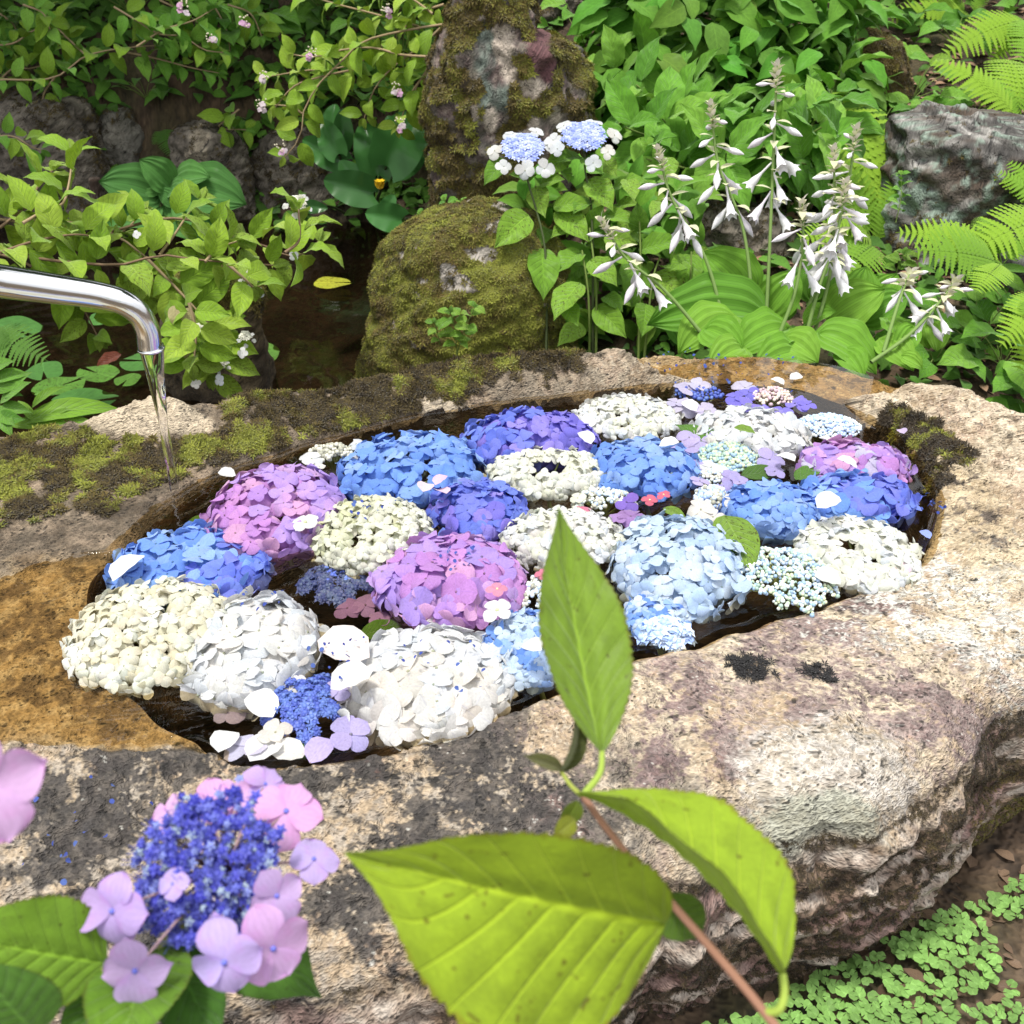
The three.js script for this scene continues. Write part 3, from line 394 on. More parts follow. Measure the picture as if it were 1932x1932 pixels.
  const RINGS = []; for (let i = 0; i <= NT; i++) RINGS.push(Math.pow(i / NT, 1.0));
  basinTop = gridGeo(NT, NA, (i, j) => { const p = topPoint(j, RINGS[i]); return { p: rel(p), uv: [(p[0] - p[1]) * 2.1, (p[2] - p[1]) * 2.1], c: basinColor(p[0], p[1], p[2]) }; }, true, true);
  let arc = 0; const ARC = [0]; for (let j = 1; j <= NA; j++) { const a0 = angle(j - 1), a1 = -Math.PI + 2 * Math.PI * j / NA; arc += OUT[j].r * (a1 - a0); ARC.push(arc); }
  const LAST = [], RUN = new Float32Array(NA + 1);
  basinFlank = gridGeo(NS, NA, (i, j) => { const s = i / NS, a = angle(j), top = topPoint(j, 1), r0 = OUT[j].r; const y = lerp(top[1], -0.40, s), cs = Math.cos(a), sn = Math.sin(a);
    const st = y * 26 + a * 2.2 + 1.6 * fbm(cs * 3, y * 4, sn * 3, 3), q = st - Math.floor(st), k = smooth(0, 0.1, s);
    const r = r0 + k * (0.024 * Math.sin(Math.min(1, s * 1.4) * Math.PI) - 0.025 * s * s + 0.009 * (smooth(0, 0.75, q) * smooth(1, 0.75, q) - 0.5) + 0.018 * fbm2(cs * 5, y * 6, sn * 5, 3) + 0.003 * fbm(cs * 30, y * 30, sn * 30, 3));
    const x = BC.x + cs * r, z = BC.z + sn * r, _ = (i ? RUN[j] += Math.hypot(x - LAST[j][0], y - LAST[j][1], z - LAST[j][2]) : 0, LAST[j] = [x, y, z]), blend = smooth(0.0, 0.10, s + 0.05 * fbm(cs * 12, y * 20, sn * 12, 3) - (x > 0.2 && z > -1.0 ? 0.02 : 0));
    return { p: rel([x, y, z]), uv: [ARC[j] * 2.1, RUN[j] * 2.1], c: mix3(basinColor(x, y, z), basinSide(x, y, z, a), blend) }; }, true, true);
  for (const g of [inner, basinTop]) { const n = g.attributes.normal; let s = 0; for (let k = 0; k < n.count; k += 501) s += n.getY(k); if (s < 0) { g.index.array.reverse(); g.computeVertexNormals(); } }
  { const n = basinFlank.attributes.normal, p = basinFlank.attributes.position; let s = 0; for (let k = 0; k < n.count; k += 501) s += n.getX(k) * p.getX(k) + n.getZ(k) * p.getZ(k); if (s < 0) { basinFlank.index.array.reverse(); basinFlank.computeVertexNormals(); } }
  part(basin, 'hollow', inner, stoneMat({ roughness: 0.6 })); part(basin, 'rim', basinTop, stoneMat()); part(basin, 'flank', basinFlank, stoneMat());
  const W = (p) => [p.x + BC.x, p.y - 0.3, p.z + BC.z];
  addMoss(basin, basinTop, 330000, (p, n) => { const [x, y, z] = W(p); if (y < 0.012) return 0; const m = inBlobs(MOSS_BLOBS, x, z); if (m <= 0) return 0; if (lumpA(x, z) > 0.12 || lumpC(x, z) > 0.35) return 0; const a = fbm(x * 16, y * 16, z * 16, 3) + 0.25 * noise2(x * 60, 0, z * 60); return smooth(0.3, 0.8, m * 0.82 + a * 0.85); }, 0.0085, (p) => { const [x, , z] = W(p); return 0.15 + 1.0 * smooth(-0.05, 0.42, fbm2(x * 11, 0, z * 11, 4) + 0.25 * smooth(-0.1, -0.6, x) - 0.05); }, 91);
  addMoss(basin, basinTop, 130000, (p) => { const [x, y, z] = W(p); const m = inBlobs(MOSS_EAST, x, z); return m <= 0 ? 0 : smooth(0.2, 0.55, m + 0.75 * fbm(x * 22, 0, z * 22, 3)); }, 0.0085, (p) => { const [x, , z] = W(p); return smooth(0.0, 0.4, fbm2(x * 22, 0, z * 22, 3)) * 1.2 - 0.25; }, 92);
  { const r = rng(93), l = []; for (const [p, n] of scatter(basinTop, 260000, (p) => { const [x, , z] = W(p), m = inBlobs(BLACK_TUFTS, x, z); if (m <= 0) return 0; const rd = Math.abs(fbm(x * 45, 0, z * 45, 2)) ; return smooth(0.35, 0.6, m * 0.9 + 0.35 - rd * 2.2) * 0.6; }, r)) { const t = V3(r() - .5, r() - .5, r() - .5).cross(n); l.push({ m: matrixOf(p.clone().add(basin.position), t, n, 0.005 + 0.004 * r()), c: [0.014, 0.013, 0.014] }); } mass(basin, 'black_lichen', TUFT, M_MOSS, l); }
  addMoss(basin, basinFlank, 170000, (p) => { const [x, y, z] = W(p); if (z < -1.15 || y > -0.045) return 0; return smooth(-0.02, 0.3, fbm(x * 4 + y * 5, y * 18, z * 4 + y * 5, 4) * -1.0 + 0.2) * 0.85; }, 0.0042, (p) => { const [x, y, z] = W(p); return smooth(0.3, 0.7, x) * smooth(-0.1, -0.2, y) * 0.8 - 0.05; }, 94);
}
// water in the basin, with rings where the jet falls
const JET = onY(331, 936, 0), DROP = onY(330, 1360, 0);
{
  const NR = 190, N = 420;
  const g = gridGeo(NR, N, (i, j) => { const t = 1 - Math.pow(1 - i / NR, 1.7), k = Math.round(j / N * NA) % NA, a = -Math.PI + 2 * Math.PI * k / NA; let rw = IN[k] + 0.015;
    const lim = OUT[k].r; for (let s = 1; s <= 20; s++) { const q = lerp(IN[k], lim, s / 20), x = BC.x + Math.cos(a) * q, z = BC.z + Math.sin(a) * q; if (Math.max(wetOf(wetA, x, z), wetOf(wetB, x, z)) > -0.06 && s < 20) rw = Math.max(rw, q); }
    const x = BC.x + Math.cos(a) * rw * t, z = BC.z + Math.sin(a) * rw * t, d1 = Math.hypot(x - JET.x, z - JET.z), d2 = Math.hypot(x - DROP.x, z - DROP.z);
    const calm = smooth(0.0, 0.15, 1 - t) ; const y = 0.0016 * Math.exp(-d1 * 6) * Math.sin(d1 * 240) * calm + 0.0011 * Math.exp(-d2 * 6) * Math.sin(d2 * 330) * calm + 0.0004 * fbm(x * 24, 3, z * 24, 2) * smooth(0.5, -0.5, x) * calm + (rw < IN[k] + 0.016 ? 0.0035 * Math.exp(-Math.max(0, IN[k] - rw * t) / 0.004) : 0);
    return { p: [x, y, z], uv: [x, z] }; }, true);
  { const n = g.attributes.normal; let s = 0; for (let k = 0; k < n.count; k += 51) s += n.getY(k); if (s < 0) { g.index.array.reverse(); g.computeVertexNormals(); } }
  setting('basin_water', g, M_WATER([0.86, 0.78, 0.62], 0.02));
}
// steel spout and its jet
{
  const root = thing('water_spout', 'bent shiny steel water pipe pouring into the basin', 'water pipe', onD(-500, 420, 1.1).setY(-0.29));
  const L = (p) => p.sub(root.position);
  const dd = 1.27, e = onD(283, 655, dd), e1 = onD(278, 622, dd), e2 = onD(262, 592, dd - 0.004), e3 = onD(232, 570, dd - 0.012), e4 = onD(190, 558, dd - 0.02), s0 = onD(90, 543, dd - 0.05), s1 = onD(0, 530, dd - 0.08), s2 = onD(-250, 490, dd - 0.16), s3 = root.position.clone().setY(0.42), s4 = root.position.clone().setY(0.36), s5 = root.position.clone();
  const path = [s5, s4, s3, s2, s1, s0, e4, e3, e2, e1, e].map((p) => L(p.clone()));
  const steel = new THREE.MeshStandardMaterial({ color: rgb([0.78, 0.79, 0.80]), metalness: 1, roughness: 0.15 });
  part(root, 'pipe', tube(path, (t) => lerp(0.0200, 0.0155, smooth(0.8, 0.99, t)), 0, 160, 28), steel);
  const ring = new THREE.TorusGeometry(0.0158, 0.0022, 10, 28); ring.rotateX(Math.PI / 2); part(root, 'outlet_ring', ring, steel).position.copy(L(e.clone())).add(V3(0.001, -0.002, 0));
  const foot = new THREE.CylinderGeometry(0.06, 0.065, 0.02, 24); foot.translate(0, 0.01, 0); part(root, 'base_plate', foot, steel);
  const gl = new THREE.MeshPhysicalMaterial({ color: 0xffffff, roughness: 0.0, transmission: 1, thickness: 0.01, ior: 1.33 });
  const N = 60, M = 20, end = JET.clone().setY(-0.01), st = e.clone().add(V3(0.002, 0.004, 0));
  const g = gridGeo(N, M, (i, j) => { const t = i / N, a = j / M * Math.PI * 2, y = lerp(st.y, end.y, t), q = Math.sqrt(t) * 0.35 + t * 0.65, x = lerp(st.x, end.x, q), z = lerp(st.z, end.z, t), r = lerp(0.0125, 0.0052, Math.pow(t, 0.7)) * (1 + 0.04 * Math.sin(t * 24)), tw = t * 2.4, el = 1 + 0.35 * Math.cos(2 * (a - tw)) * (1 - 0.5 * t); return { p: [x + Math.cos(a) * r * el, y, z + Math.sin(a) * r * el], uv: [t, j / M] }; }, true);
  g.index.array.reverse(); g.computeVertexNormals();
  { const n = g.attributes.normal; if (n.getX(0) < 0) { g.index.array.reverse(); g.computeVertexNormals(); } }
  solo('water_jet', g, gl, 'clear jet of water falling from the steel pipe into the basin', 'water jet');
}

{ const r = rng(77), l = [], gl = new THREE.MeshPhysicalMaterial({ color: 0xffffff, roughness: 0, transmission: 1, thickness: 0, ior: 1.33 }), g = new THREE.SphereGeometry(1, 12, 6, 0, 6.283, 0, 1.571); for (let k = 0; k < 46; k++) { const near = k < 30, c = near ? JET : DROP, a = r() * 6.283, q = (near ? 0.012 : 0.02) + (near ? 0.06 : 0.05) * r() * r(); l.push({ m: matrixOf(V3(c.x + Math.cos(a) * q, 0.0008, c.z + Math.sin(a) * q), V3(1, 0, 0), V3(0, 1, 0.001), 0.0015 + 0.0028 * r() * r()) }); } const o = mass(scene, 'bubbles', g, gl, l); tag(o, 'small clear bubbles on the water where the jet lands', 'bubbles'); }

// ------------------------------------------------------------------ floating hydrangea heads
const PAL = {
  pink: [[0.62, 0.31, 0.68], [0.55, 0.27, 0.66], [0.68, 0.38, 0.64], [0.50, 0.29, 0.74]], orchid: [[0.52, 0.34, 0.80], [0.58, 0.38, 0.80], [0.63, 0.39, 0.74], [0.45, 0.31, 0.78]],
  blue: [[0.20, 0.385, 0.86], [0.26, 0.45, 0.88], [0.165, 0.33, 0.84], [0.32, 0.50, 0.88]], deep: [[0.165, 0.225, 0.79], [0.14, 0.20, 0.73], [0.21, 0.25, 0.79], [0.19, 0.28, 0.83]],
  violet: [[0.235, 0.20, 0.75], [0.28, 0.23, 0.76], [0.21, 0.19, 0.71], [0.33, 0.28, 0.79]], pale: [[0.55, 0.69, 0.86], [0.60, 0.73, 0.88], [0.48, 0.63, 0.86], [0.66, 0.76, 0.88]],
  white: [[0.77, 0.78, 0.79], [0.73, 0.76, 0.80], [0.78, 0.77, 0.74]], cream: [[0.79, 0.76, 0.60], [0.81, 0.78, 0.64], [0.77, 0.73, 0.54]], green: [[0.70, 0.72, 0.47], [0.74, 0.75, 0.56], [0.76, 0.76, 0.63]], ivory: [[0.80, 0.81, 0.71], [0.79, 0.80, 0.67], [0.81, 0.82, 0.76]],
  lilac: [[0.48, 0.42, 0.74], [0.54, 0.47, 0.76], [0.43, 0.38, 0.70]], mauve: [[0.42, 0.26, 0.58], [0.38, 0.22, 0.52]], lavender: [[0.58, 0.54, 0.74], [0.62, 0.59, 0.75]], royal: [[0.24, 0.15, 0.58], [0.28, 0.18, 0.62]], shell: [[0.76, 0.72, 0.66], [0.80, 0.77, 0.72], [0.74, 0.72, 0.70]],
};
const palMats = {}; const matsOf = (n) => palMats[n] ??= PAL[n].map((c) => floretMat(c));
const M_PETAL_ANY = petalMat([1, 1, 1]), M_FLORET_ANY = floretMat([1, 1, 1]), M_STEM_PALE = plain([0.36, 0.42, 0.16]);
const jit2 = (r, k) => V3(r() - .5, r() - .5, r() - .5).multiplyScalar(2 * k);
function headBox(px, py, w, h, b, y0) { // pixel size of a floating dome -> place and half axes in metres
  const c = onY(px, py, y0), D = depthOf(c), al = Math.atan2(EYE.y - y0, Math.hypot(c.x, c.z)), a = w / 2 * D / FOC, v = h / 2 * D / FOC;
  const az2 = (v * v - b * b * Math.cos(al) ** 2) / Math.sin(al) ** 2; return { c, ax: a, az: Math.sqrt(clamp(az2, (a * 0.55) ** 2, (a * 1.25) ** 2)), b };
}
function ball(label, px, py, w, h, o) {
  const { pal, size: size0 = 0.036, n: n0 = 85, b: b0 = 0.05, y0 = 0.004, seed = 1, small = false, low = -0.35, hole = null, jitter = small ? 0.06 : 0.05, tilt = small ? 0.28 : 0.37, group = 'floating hydrangea heads' } = o, size = size0 * (small ? 0.97 : 0.94), n = n0 * (small ? 0.85 : 0.72), b = b0 * 0.68;
  const r = rng(seed * 1013 + 5), { c, ax, az } = headBox(px, py, w, h, b, y0), root = thing('hydrangea_bloom', label, 'hydrangea', c, group), inX = Math.max(ax * 1.10 - size * 0.22, 0.02), inZ = Math.max(az * 1.06 - size * 0.22, 0.02), inB = Math.max(b - size * 0.1, 0.01);
  const mats = Array.isArray(pal) ? pal.flatMap((p) => matsOf(p)) : matsOf(pal), inner = [];
  for (let k = 0; k < n * 1.55; k++) {
    const yy = 1 - (k + 0.5) / (n * 1.55) * 2; if (yy < low) break; const ph = k * 2.399963 + r() * 0.5, q = Math.sqrt(1 - yy * yy), dx = Math.cos(ph) * q, dz = Math.sin(ph) * q;
    if (hole && Math.hypot(dx - hole[0], dz - hole[1]) < hole[2] && yy > 0) continue;
    const j = 1 + (r() - 0.5) * 2 * jitter, p = V3(dx * inX * j, yy * inB * j, dz * inZ * j), N = V3(dx / inX, yy / inB * 1.0, dz / inZ).normalize().add(V3(r() - .5, r() - .5, r() - .5).multiplyScalar(tilt * 2)).normalize();
    const t = V3(r() - .5, r() - .5, r() - .5).cross(N).normalize(), gs = small ? FLORET_SMALL : FLORET;
    let mi = Math.floor(r() * mats.length); if (Array.isArray(pal) && o.grad) { const s = clamp((p.x / ax * o.grad[0] + p.z / az * o.grad[1]) * 0.5 + 0.5 + (r() - .5) * 0.5); mi = Math.min(mats.length - 1, Math.floor(s * mats.length)); }
    put(part(root, 'floret', gs[Math.floor(r() * gs.length)], mats[mi]), p.clone().add(c), t, N, size * (0.82 + 0.36 * r()));
    inner.push({ m: matrixOf(p.clone().multiplyScalar(0.86).add(c), N.clone().cross(t), N.clone().add(jit2(r, 0.3)).normalize(), size * 1.05), c: PAL[Array.isArray(pal) ? pal[0] : pal][k % 3] });
  }
  mass(root, 'inner_florets', FLORET_SMALL[0], M_FLORET_ANY, inner);
  const st = []; for (let k = 0; k < 6; k++) { const a = k * 1.05 + r(); st.push(tube([V3(0, -b * 0.8, 0), V3(Math.cos(a) * inX * 0.3, -b * 0.1, Math.sin(a) * inZ * 0.3), V3(Math.cos(a) * inX * 0.6, b * 0.4, Math.sin(a) * inZ * 0.6)], 0.0022, 0.001, 6, 5)); }
  st.push(tube([V3(0, -b * 0.8, 0), V3(0.004, -b - 0.02, 0.003), V3(0.012, -b - 0.045, 0.01)], 0.0035, 0.0035, 5, 6)); part(root, 'stem', mergeGeometries(st), o.stemMat ?? M_STEM_PALE);
  return root;
}

const sizeS = 0.0185;
ball('pink to purple mophead under the water jet, edged by two white petals', 524, 966, 246, 172, { pal: ['pink', 'orchid'], grad: [0.9, -0.4], n: 95, b: 0.058, seed: 1, size: 0.040 });
ball('big sky-blue mophead north of the pink one, behind the cream ball', 775, 892, 262, 158, { pal: 'blue', n: 95, b: 0.06, seed: 2, size: 0.038 });
ball('violet-blue mophead against the far mossy rim', 1002, 836, 242, 130, { pal: ['violet', 'deep'], grad: [-1, 0.2], n: 90, b: 0.062, seed: 3, size: 0.038 });
ball('ivory panicle with green stalks showing, between violet and sky-blue heads', 1034, 897, 218, 112, { pal: 'ivory', n: 150, b: 0.05, seed: 4, size: 0.024, small: true, hole: [0.05, 0.15, 0.35] });
ball('sky-blue mophead beside the small lilac lacecap in the middle', 1218, 888, 202, 124, { pal: 'blue', n: 80, b: 0.05, seed: 5, size: 0.037 });
ball('flat white panicle alone near the far rim', 1186, 787, 186, 84, { pal: ['ivory', 'white'], n: 165, b: 0.028, seed: 6, size: sizeS * 1.1, small: true, low: -0.1, hole: [-0.05, -0.1, 0.13] });
ball('large white mophead with a yellow fallen leaf on top at the far side', 1415, 822, 212, 108, { pal: 'white', n: 90, b: 0.045, seed: 7, size: 0.036 });
ball('pinkish lilac mophead close to the east water edge', 1612, 882, 196, 96, { pal: ['orchid', 'lavender', 'pink'], n: 75, b: 0.045, seed: 8, size: 0.044 });
ball('cornflower-blue mophead with loose petals at the east water edge', 1614, 948, 212, 112, { pal: ['deep', 'blue'], grad: [-0.8, 0.1], n: 75, b: 0.05, seed: 9, size: 0.044 });
ball('mid-blue mophead with brown specks beside the big serrated leaf', 1452, 966, 176, 120, { pal: 'blue', n: 75, b: 0.05, seed: 10, size: 0.036 });
ball('flat ivory head with a dark hole in its middle', 1617, 1044, 218, 140, { pal: ['ivory', 'ivory', 'white'], n: 150, b: 0.032, seed: 11, size: 0.027, small: true, low: -0.1, hole: [-0.28, 0.02, 0.17] });
ball('very large pale ice-blue mophead behind the upright young leaf', 1281, 1070, 240, 212, { pal: 'pale', n: 130, b: 0.066, seed: 12, size: 0.034 });
ball('ivory snowball partly hidden by the tip of the upright leaf', 1064, 1022, 216, 128, { pal: ['ivory', 'white'], n: 190, b: 0.05, seed: 13, size: 0.0215, small: true });
ball('deep blue-violet mophead in the centre of the pool', 898, 968, 176, 128, { pal: ['deep', 'violet', 'deep'], n: 75, b: 0.05, seed: 14, size: 0.036 });
ball('greenish cream snowball beside the pink mophead', 704, 1012, 218, 158, { pal: ['green', 'ivory'], grad: [0.7, 0.5], n: 190, b: 0.058, seed: 15, size: 0.0215, small: true });
ball('orchid-purple mophead with pink flecks in front of the blue-violet one', 850, 1102, 268, 190, { pal: ['orchid', 'pink', 'orchid'], grad: [-0.6, 0.3], n: 88, b: 0.062, seed: 16, size: 0.048 });
ball('bright blue mophead awash near the west water edge', 362, 1072, 282, 150, { pal: ['blue', 'blue', 'deep'], grad: [0.9, 0.2], n: 90, b: 0.034, y0: -0.004, seed: 17, size: 0.046, tilt: 0.3 });
ball('cream panicle with an open green middle at the west end', 284, 1196, 288, 200, { pal: ['cream', 'ivory'], n: 215, b: 0.044, seed: 18, size: 0.026, small: true, hole: [0.12, -0.38, 0.2], low: -0.2 });
ball('large white mophead beside the open cream panicle', 478, 1228, 242, 210, { pal: 'white', n: 85, b: 0.05, y0: 0.0, seed: 19, size: 0.048 });
ball('largest white mophead with blue flecks touching the near rim', 806, 1292, 318, 218, { pal: ['white', 'white', 'shell'], grad: [-0.1, 0.9], n: 105, b: 0.046, y0: -0.002, seed: 20, size: 0.050 });
ball('ice-blue head of small cupped florets half behind the upright leaf', 1008, 1222, 184, 148, { pal: ['pale', 'blue', 'pale'], n: 130, b: 0.04, seed: 21, size: 0.0235, small: true });
ball('powder-blue head of tiny flowers peeping out east of the upright leaf', 1240, 1166, 126, 104, { pal: ['pale', 'blue'], n: 110, b: 0.03, seed: 22, size: 0.020, small: true });

// lacecaps: a flat disc of buds, sometimes ringed by sterile florets
const M_BUD = plain([1, 1, 1], { roughness: 0.55 });
const STARB = (() => { const r = rng(8), gs = [BEAD.clone()]; gs[0].setIndex([...Array(gs[0].attributes.position.count).keys()]); for (let k = 0; k < 5; k++) { const a = k * 1.2566, g = leafGeo({ nu: 2, nv: 2, wid: 0.3, shape: 'lance', rise: 0.7, bend: -0.9 }); g.scale(1.15, 1.15, 1.15); g.rotateY(a); gs.push(g); } return mergeGeometries(gs); })();
function lacecap(label, px, py, w, h, o) {
  const { n = 300, bead = 0.006, colors, b = 0.02, y0 = 0.006, seed = 1, ring = [], ringPal = 'lilac', ringSize = 0.036, stalks = true, geo = BEAD, clumps = 0 } = o;
  const r = rng(seed * 517 + 3), { c, ax, az } = headBox(px, py, w, h, b, y0), root = thing('lacecap_bloom', label, 'hydrangea', c, 'floating hydrangea heads'), list = [], st = [], cl = [];
  for (let k = 0; k < clumps; k++) { const a = k * 2.4, q = Math.sqrt((k + 0.5) / clumps) * 0.92; cl.push([Math.cos(a) * q, Math.sin(a) * q]); }
  for (let k = 0; k < n; k++) {
    let dx, dz; if (clumps) { const [x, z] = cl[k % clumps], a = r() * 6.283, q = Math.sqrt(r()) * 0.85 / Math.sqrt(clumps); dx = x + Math.cos(a) * q; dz = z + Math.sin(a) * q; } else { const a = k * 2.399963, q = Math.sqrt((k + 0.5) / n); dx = Math.cos(a) * q; dz = Math.sin(a) * q; }
    const rr = dx * dx + dz * dz, p = V3(dx * ax, b * (1 - rr) + (r() - 0.5) * bead * 1.2, dz * az), N = V3(dx * 0.7, 1, dz * 0.7).add(V3(r() - .5, 0, r() - .5).multiplyScalar(0.8)).normalize();
    list.push({ m: matrixOf(p.clone().add(c), V3(r() - .5, 0.1, r() - .5).cross(N), N, bead * (0.7 + 0.6 * r())), c: colors[Math.floor(r() * colors.length)] });
    if (stalks && k % 6 === 0) st.push(tube([V3(0, -0.03, 0), V3(dx * ax * 0.5, -0.012, dz * az * 0.5), p.clone()], 0.0011, 0.0006, 5, 4));
  }
  mass(root, 'buds', geo, M_BUD, list); if (st.length) part(root, 'stalks', mergeGeometries(st), M_STEM_PALE);
  const mats = matsOf(ringPal);
  ring.forEach(([x, y, s = 1, pal], i) => { const p = onY(x, y, y0 + 0.006 + 0.004 * r()), N = V3((r() - .5) * 0.4, 1, (r() - .5) * 0.4 + 0.1).normalize(), m = pal ? matsOf(pal) : mats; put(part(root, 'floret', (i % 2 ? FLORET : FLORET_FLAT)[i % 3], m[i % m.length]), p, V3(r() - .5, 0, r() - .5).cross(N), N, ringSize * s); });
  return root;
}
const MIST = [[0.50, 0.60, 0.72], [0.62, 0.68, 0.66], [0.38, 0.48, 0.68], [0.66, 0.70, 0.60]], SAGE = [[0.30, 0.42, 0.36], [0.42, 0.52, 0.38], [0.26, 0.38, 0.52], [0.55, 0.60, 0.40]], INK = [[0.045, 0.075, 0.34], [0.065, 0.105, 0.40], [0.09, 0.15, 0.43]], ICE = [[0.42, 0.54, 0.76], [0.32, 0.44, 0.72], [0.58, 0.66, 0.76]], ASH = [[0.46, 0.46, 0.38], [0.58, 0.57, 0.48], [0.30, 0.30, 0.24]];
lacecap('tiny royal-blue lacecap ringed by lilac florets near the near rim', 572, 1330, 150, 120, { n: 430, bead: 0.0050, colors: INK, geo: STARB, clumps: 12, seed: 1, b: 0.014, ring: [[662, 1386, 1.2], [640, 1300, 0.8], [556, 1292, 0.75, 'white'], [520, 1382, 0.9, 'shell']], ringSize: 0.042 });
lacecap('violet lacecap with a cream centre at the far end of the pool', 1456, 752, 84, 26, { n: 140, bead: 0.006, colors: [[0.62, 0.52, 0.44], [0.70, 0.62, 0.52], [0.48, 0.36, 0.40]], seed: 2, b: 0.016, ring: [[1400, 765, 1.15], [1425, 778, 1.1], [1386, 750, 0.9], [1445, 782, 1.15], [1475, 778, 1.0], [1500, 762, 1.1], [1412, 740, 0.9], [1405, 732, 1, 'lavender'], [1522, 764, .8]], ringPal: 'violet', ringSize: 0.044 });
lacecap('corymb of pale blue beads without petals at the far east', 1558, 808, 132, 54, { n: 560, bead: 0.0052, colors: MIST.concat(ICE), seed: 3, b: 0.02 });
lacecap('sage-green beaded lacecap with lilac florets around it', 1372, 866, 124, 66, { n: 520, bead: 0.0056, colors: SAGE, seed: 4, b: 0.02, ring: [[1290, 850, 1.1], [1322, 832, 1.1], [1350, 830], [1385, 826, 1.1], [1412, 832], [1440, 845], [1452, 868, 1.1], [1300, 826], [1462, 890, .9], [1310, 880, .8]], ringSize: 0.042 });
lacecap('wide cluster of small pale green and blue beads near the east near rim', 1486, 1094, 198, 132, { n: 900, bead: 0.0048, colors: MIST.concat(SAGE), seed: 5, b: 0.020, clumps: 34 });
lacecap('sunken dark blue lacecap between the white head and cream snowball', 640, 1094, 150, 96, { n: 420, bead: 0.0058, colors: INK, geo: STARB, clumps: 12, seed: 6, b: 0.012, y0: -0.016, ring: [[690, 1142, 0.95, 'mauve'], [655, 1148, 0.85, 'mauve'], [716, 1168, 0.8, 'mauve']], ringPal: 'mauve', ringSize: 0.044 });
lacecap('dark-stalked umbel of grey-blue beads beside the upright leaf', 1030, 1118, 84, 92, { n: 300, bead: 0.0052, colors: MIST.concat(ASH), seed: 7, b: 0.016, clumps: 10 });
lacecap('pale lilac lacecap with few buds at the far rim', 1318, 742, 92, 32, { n: 90, bead: 0.006, colors: INK, seed: 8, b: 0.006, ring: [[1300, 736, 1.15], [1292, 766, 1.15], [1330, 776, 1], [1320, 728, .9], [1276, 760, .8]], ringPal: 'lavender', ringSize: 0.048 });
lacecap('grey-cream faded lacecap with white florets near the mossy rim', 626, 858, 92, 36, { n: 200, bead: 0.0062, colors: ASH, seed: 9, b: 0.014, clumps: 9, ring: [[588, 866, 1], [672, 838, .8], [602, 880, .6], [672, 866, .5]], ringPal: 'white', ringSize: 0.04 });
lacecap('small white-centred lacecap with double violet florets', 1342, 906, 60, 40, { n: 110, bead: 0.0052, colors: MIST.concat(ASH), seed: 10, b: 0.016, ring: [[1342, 882, 1, 'white'], [1362, 886, .8, 'white'], [1380, 902, 1], [1395, 910, .9], [1320, 908, .9], [1365, 918, .9]], ringPal: 'lilac', ringSize: 0.038 });
lacecap('grey beaded cluster under the white four-petal floret', 1345, 940, 70, 44, { n: 180, bead: 0.0062, colors: ASH.concat(ICE), seed: 11, b: 0.012, ring: [[1398, 944, 1.3, 'white'], [1322, 962, 1.1, 'shell'], [1345, 976, 1, 'shell']], ringPal: 'white', ringSize: 0.04 });
lacecap('faded greyish lacecap with purple florets between ivory heads', 1140, 944, 118, 46, { n: 260, bead: 0.0054, colors: MIST.concat(ASH), seed: 12, b: 0.012, clumps: 10, ring: [[1182, 948, 1.1, 'royal'], [1190, 975, 1.2, 'mauve'], [1165, 978, 0.9, 'mauve'], [1120, 930, .7, 'white'], [1090, 940, .7, 'ivory']], ringPal: 'royal', ringSize: 0.036 });
lacecap('royal and ice-blue spray of small stars by the dark water gap', 1256, 1196, 96, 56, { n: 260, bead: 0.0078, colors: ICE, geo: STARB, seed: 13, b: 0.016, clumps: 12 });

// loose florets, petals and leaves afloat
function looseFloret(label, px, py, size, c, o = {}) { const r = rng(px * 7 + py), p = onY(px, py, o.y ?? 0.006), N = V3((r() - .5) * 0.3, 1, (r() - .5) * 0.3).normalize(), m = floretMat(c); const t = thing('loose_floret', label, 'flower', p, o.group); put(part(t, 'petals', o.geo ?? FLORET_FLAT[(px + py) % 3], m), p, V3(r() - .5, 0, r() - .5).cross(N), N, size); const b = BEAD.clone(); b.scale(size * 0.11, size * 0.11, size * 0.11); b.translate(0, size * 0.03, 0); part(t, 'flower_centre', b, plain(o.heart ?? [0.5, 0.55, 0.3])); return t; }
const PETAL = [0, 1, 2].map((k) => leafGeo({ nu: 6, nv: 6, wid: 0.44, shape: 'round', rise: 0.25, bend: -0.2, fold: 0.25, seed: k, wave: 0.05, cup: 0.12 }));
function loosePetal(label, px, py, len, c, y = 0.004, group) { const r = rng(px * 13 + py), p = onY(px, py, y), a = r() * 6.283, m = petalMat(c), o = solo('petal', PETAL[(px + py) % 3], m, label, 'petal', group); put(o, p.clone().addScaledVector(V3(Math.cos(a), 0, Math.sin(a)), -len / 2), V3(Math.cos(a), (r() - .3) * 0.2, Math.sin(a)), V3((r() - .5) * 0.5, 1, (r() - .5) * 0.5), len); return o; }
const WH = [0.76, 0.76, 0.75], CORAL = [0.70, 0.16, 0.24];
looseFloret('white floret of three petals over the orchid-purple mophead edge', 938, 1152, 0.042, WH, { y: 0.04 });
looseFloret('two white petals resting on the pink mophead beside the cream snowball', 576, 986, 0.044, WH, { y: 0.035 });
looseFloret('white four-petal floret hooked on the mid-blue mophead', 1392, 946, 0.046, WH, { y: 0.02 });
looseFloret('lilac pentagonal floret lying on the near edge of the water', 470, 1408, 0.05, [0.62, 0.60, 0.78], { heart: [0.5, 0.35, 0.2] });
looseFloret('coral-red small bloom at the edge of the sky-blue mophead', 1226, 944, 0.026, CORAL, { y: 0.02, group: 'coral blooms' });
looseFloret('coral-red small bloom nearest the bright fallen leaf', 1252, 934, 0.024, CORAL, { y: 0.025, group: 'coral blooms' });
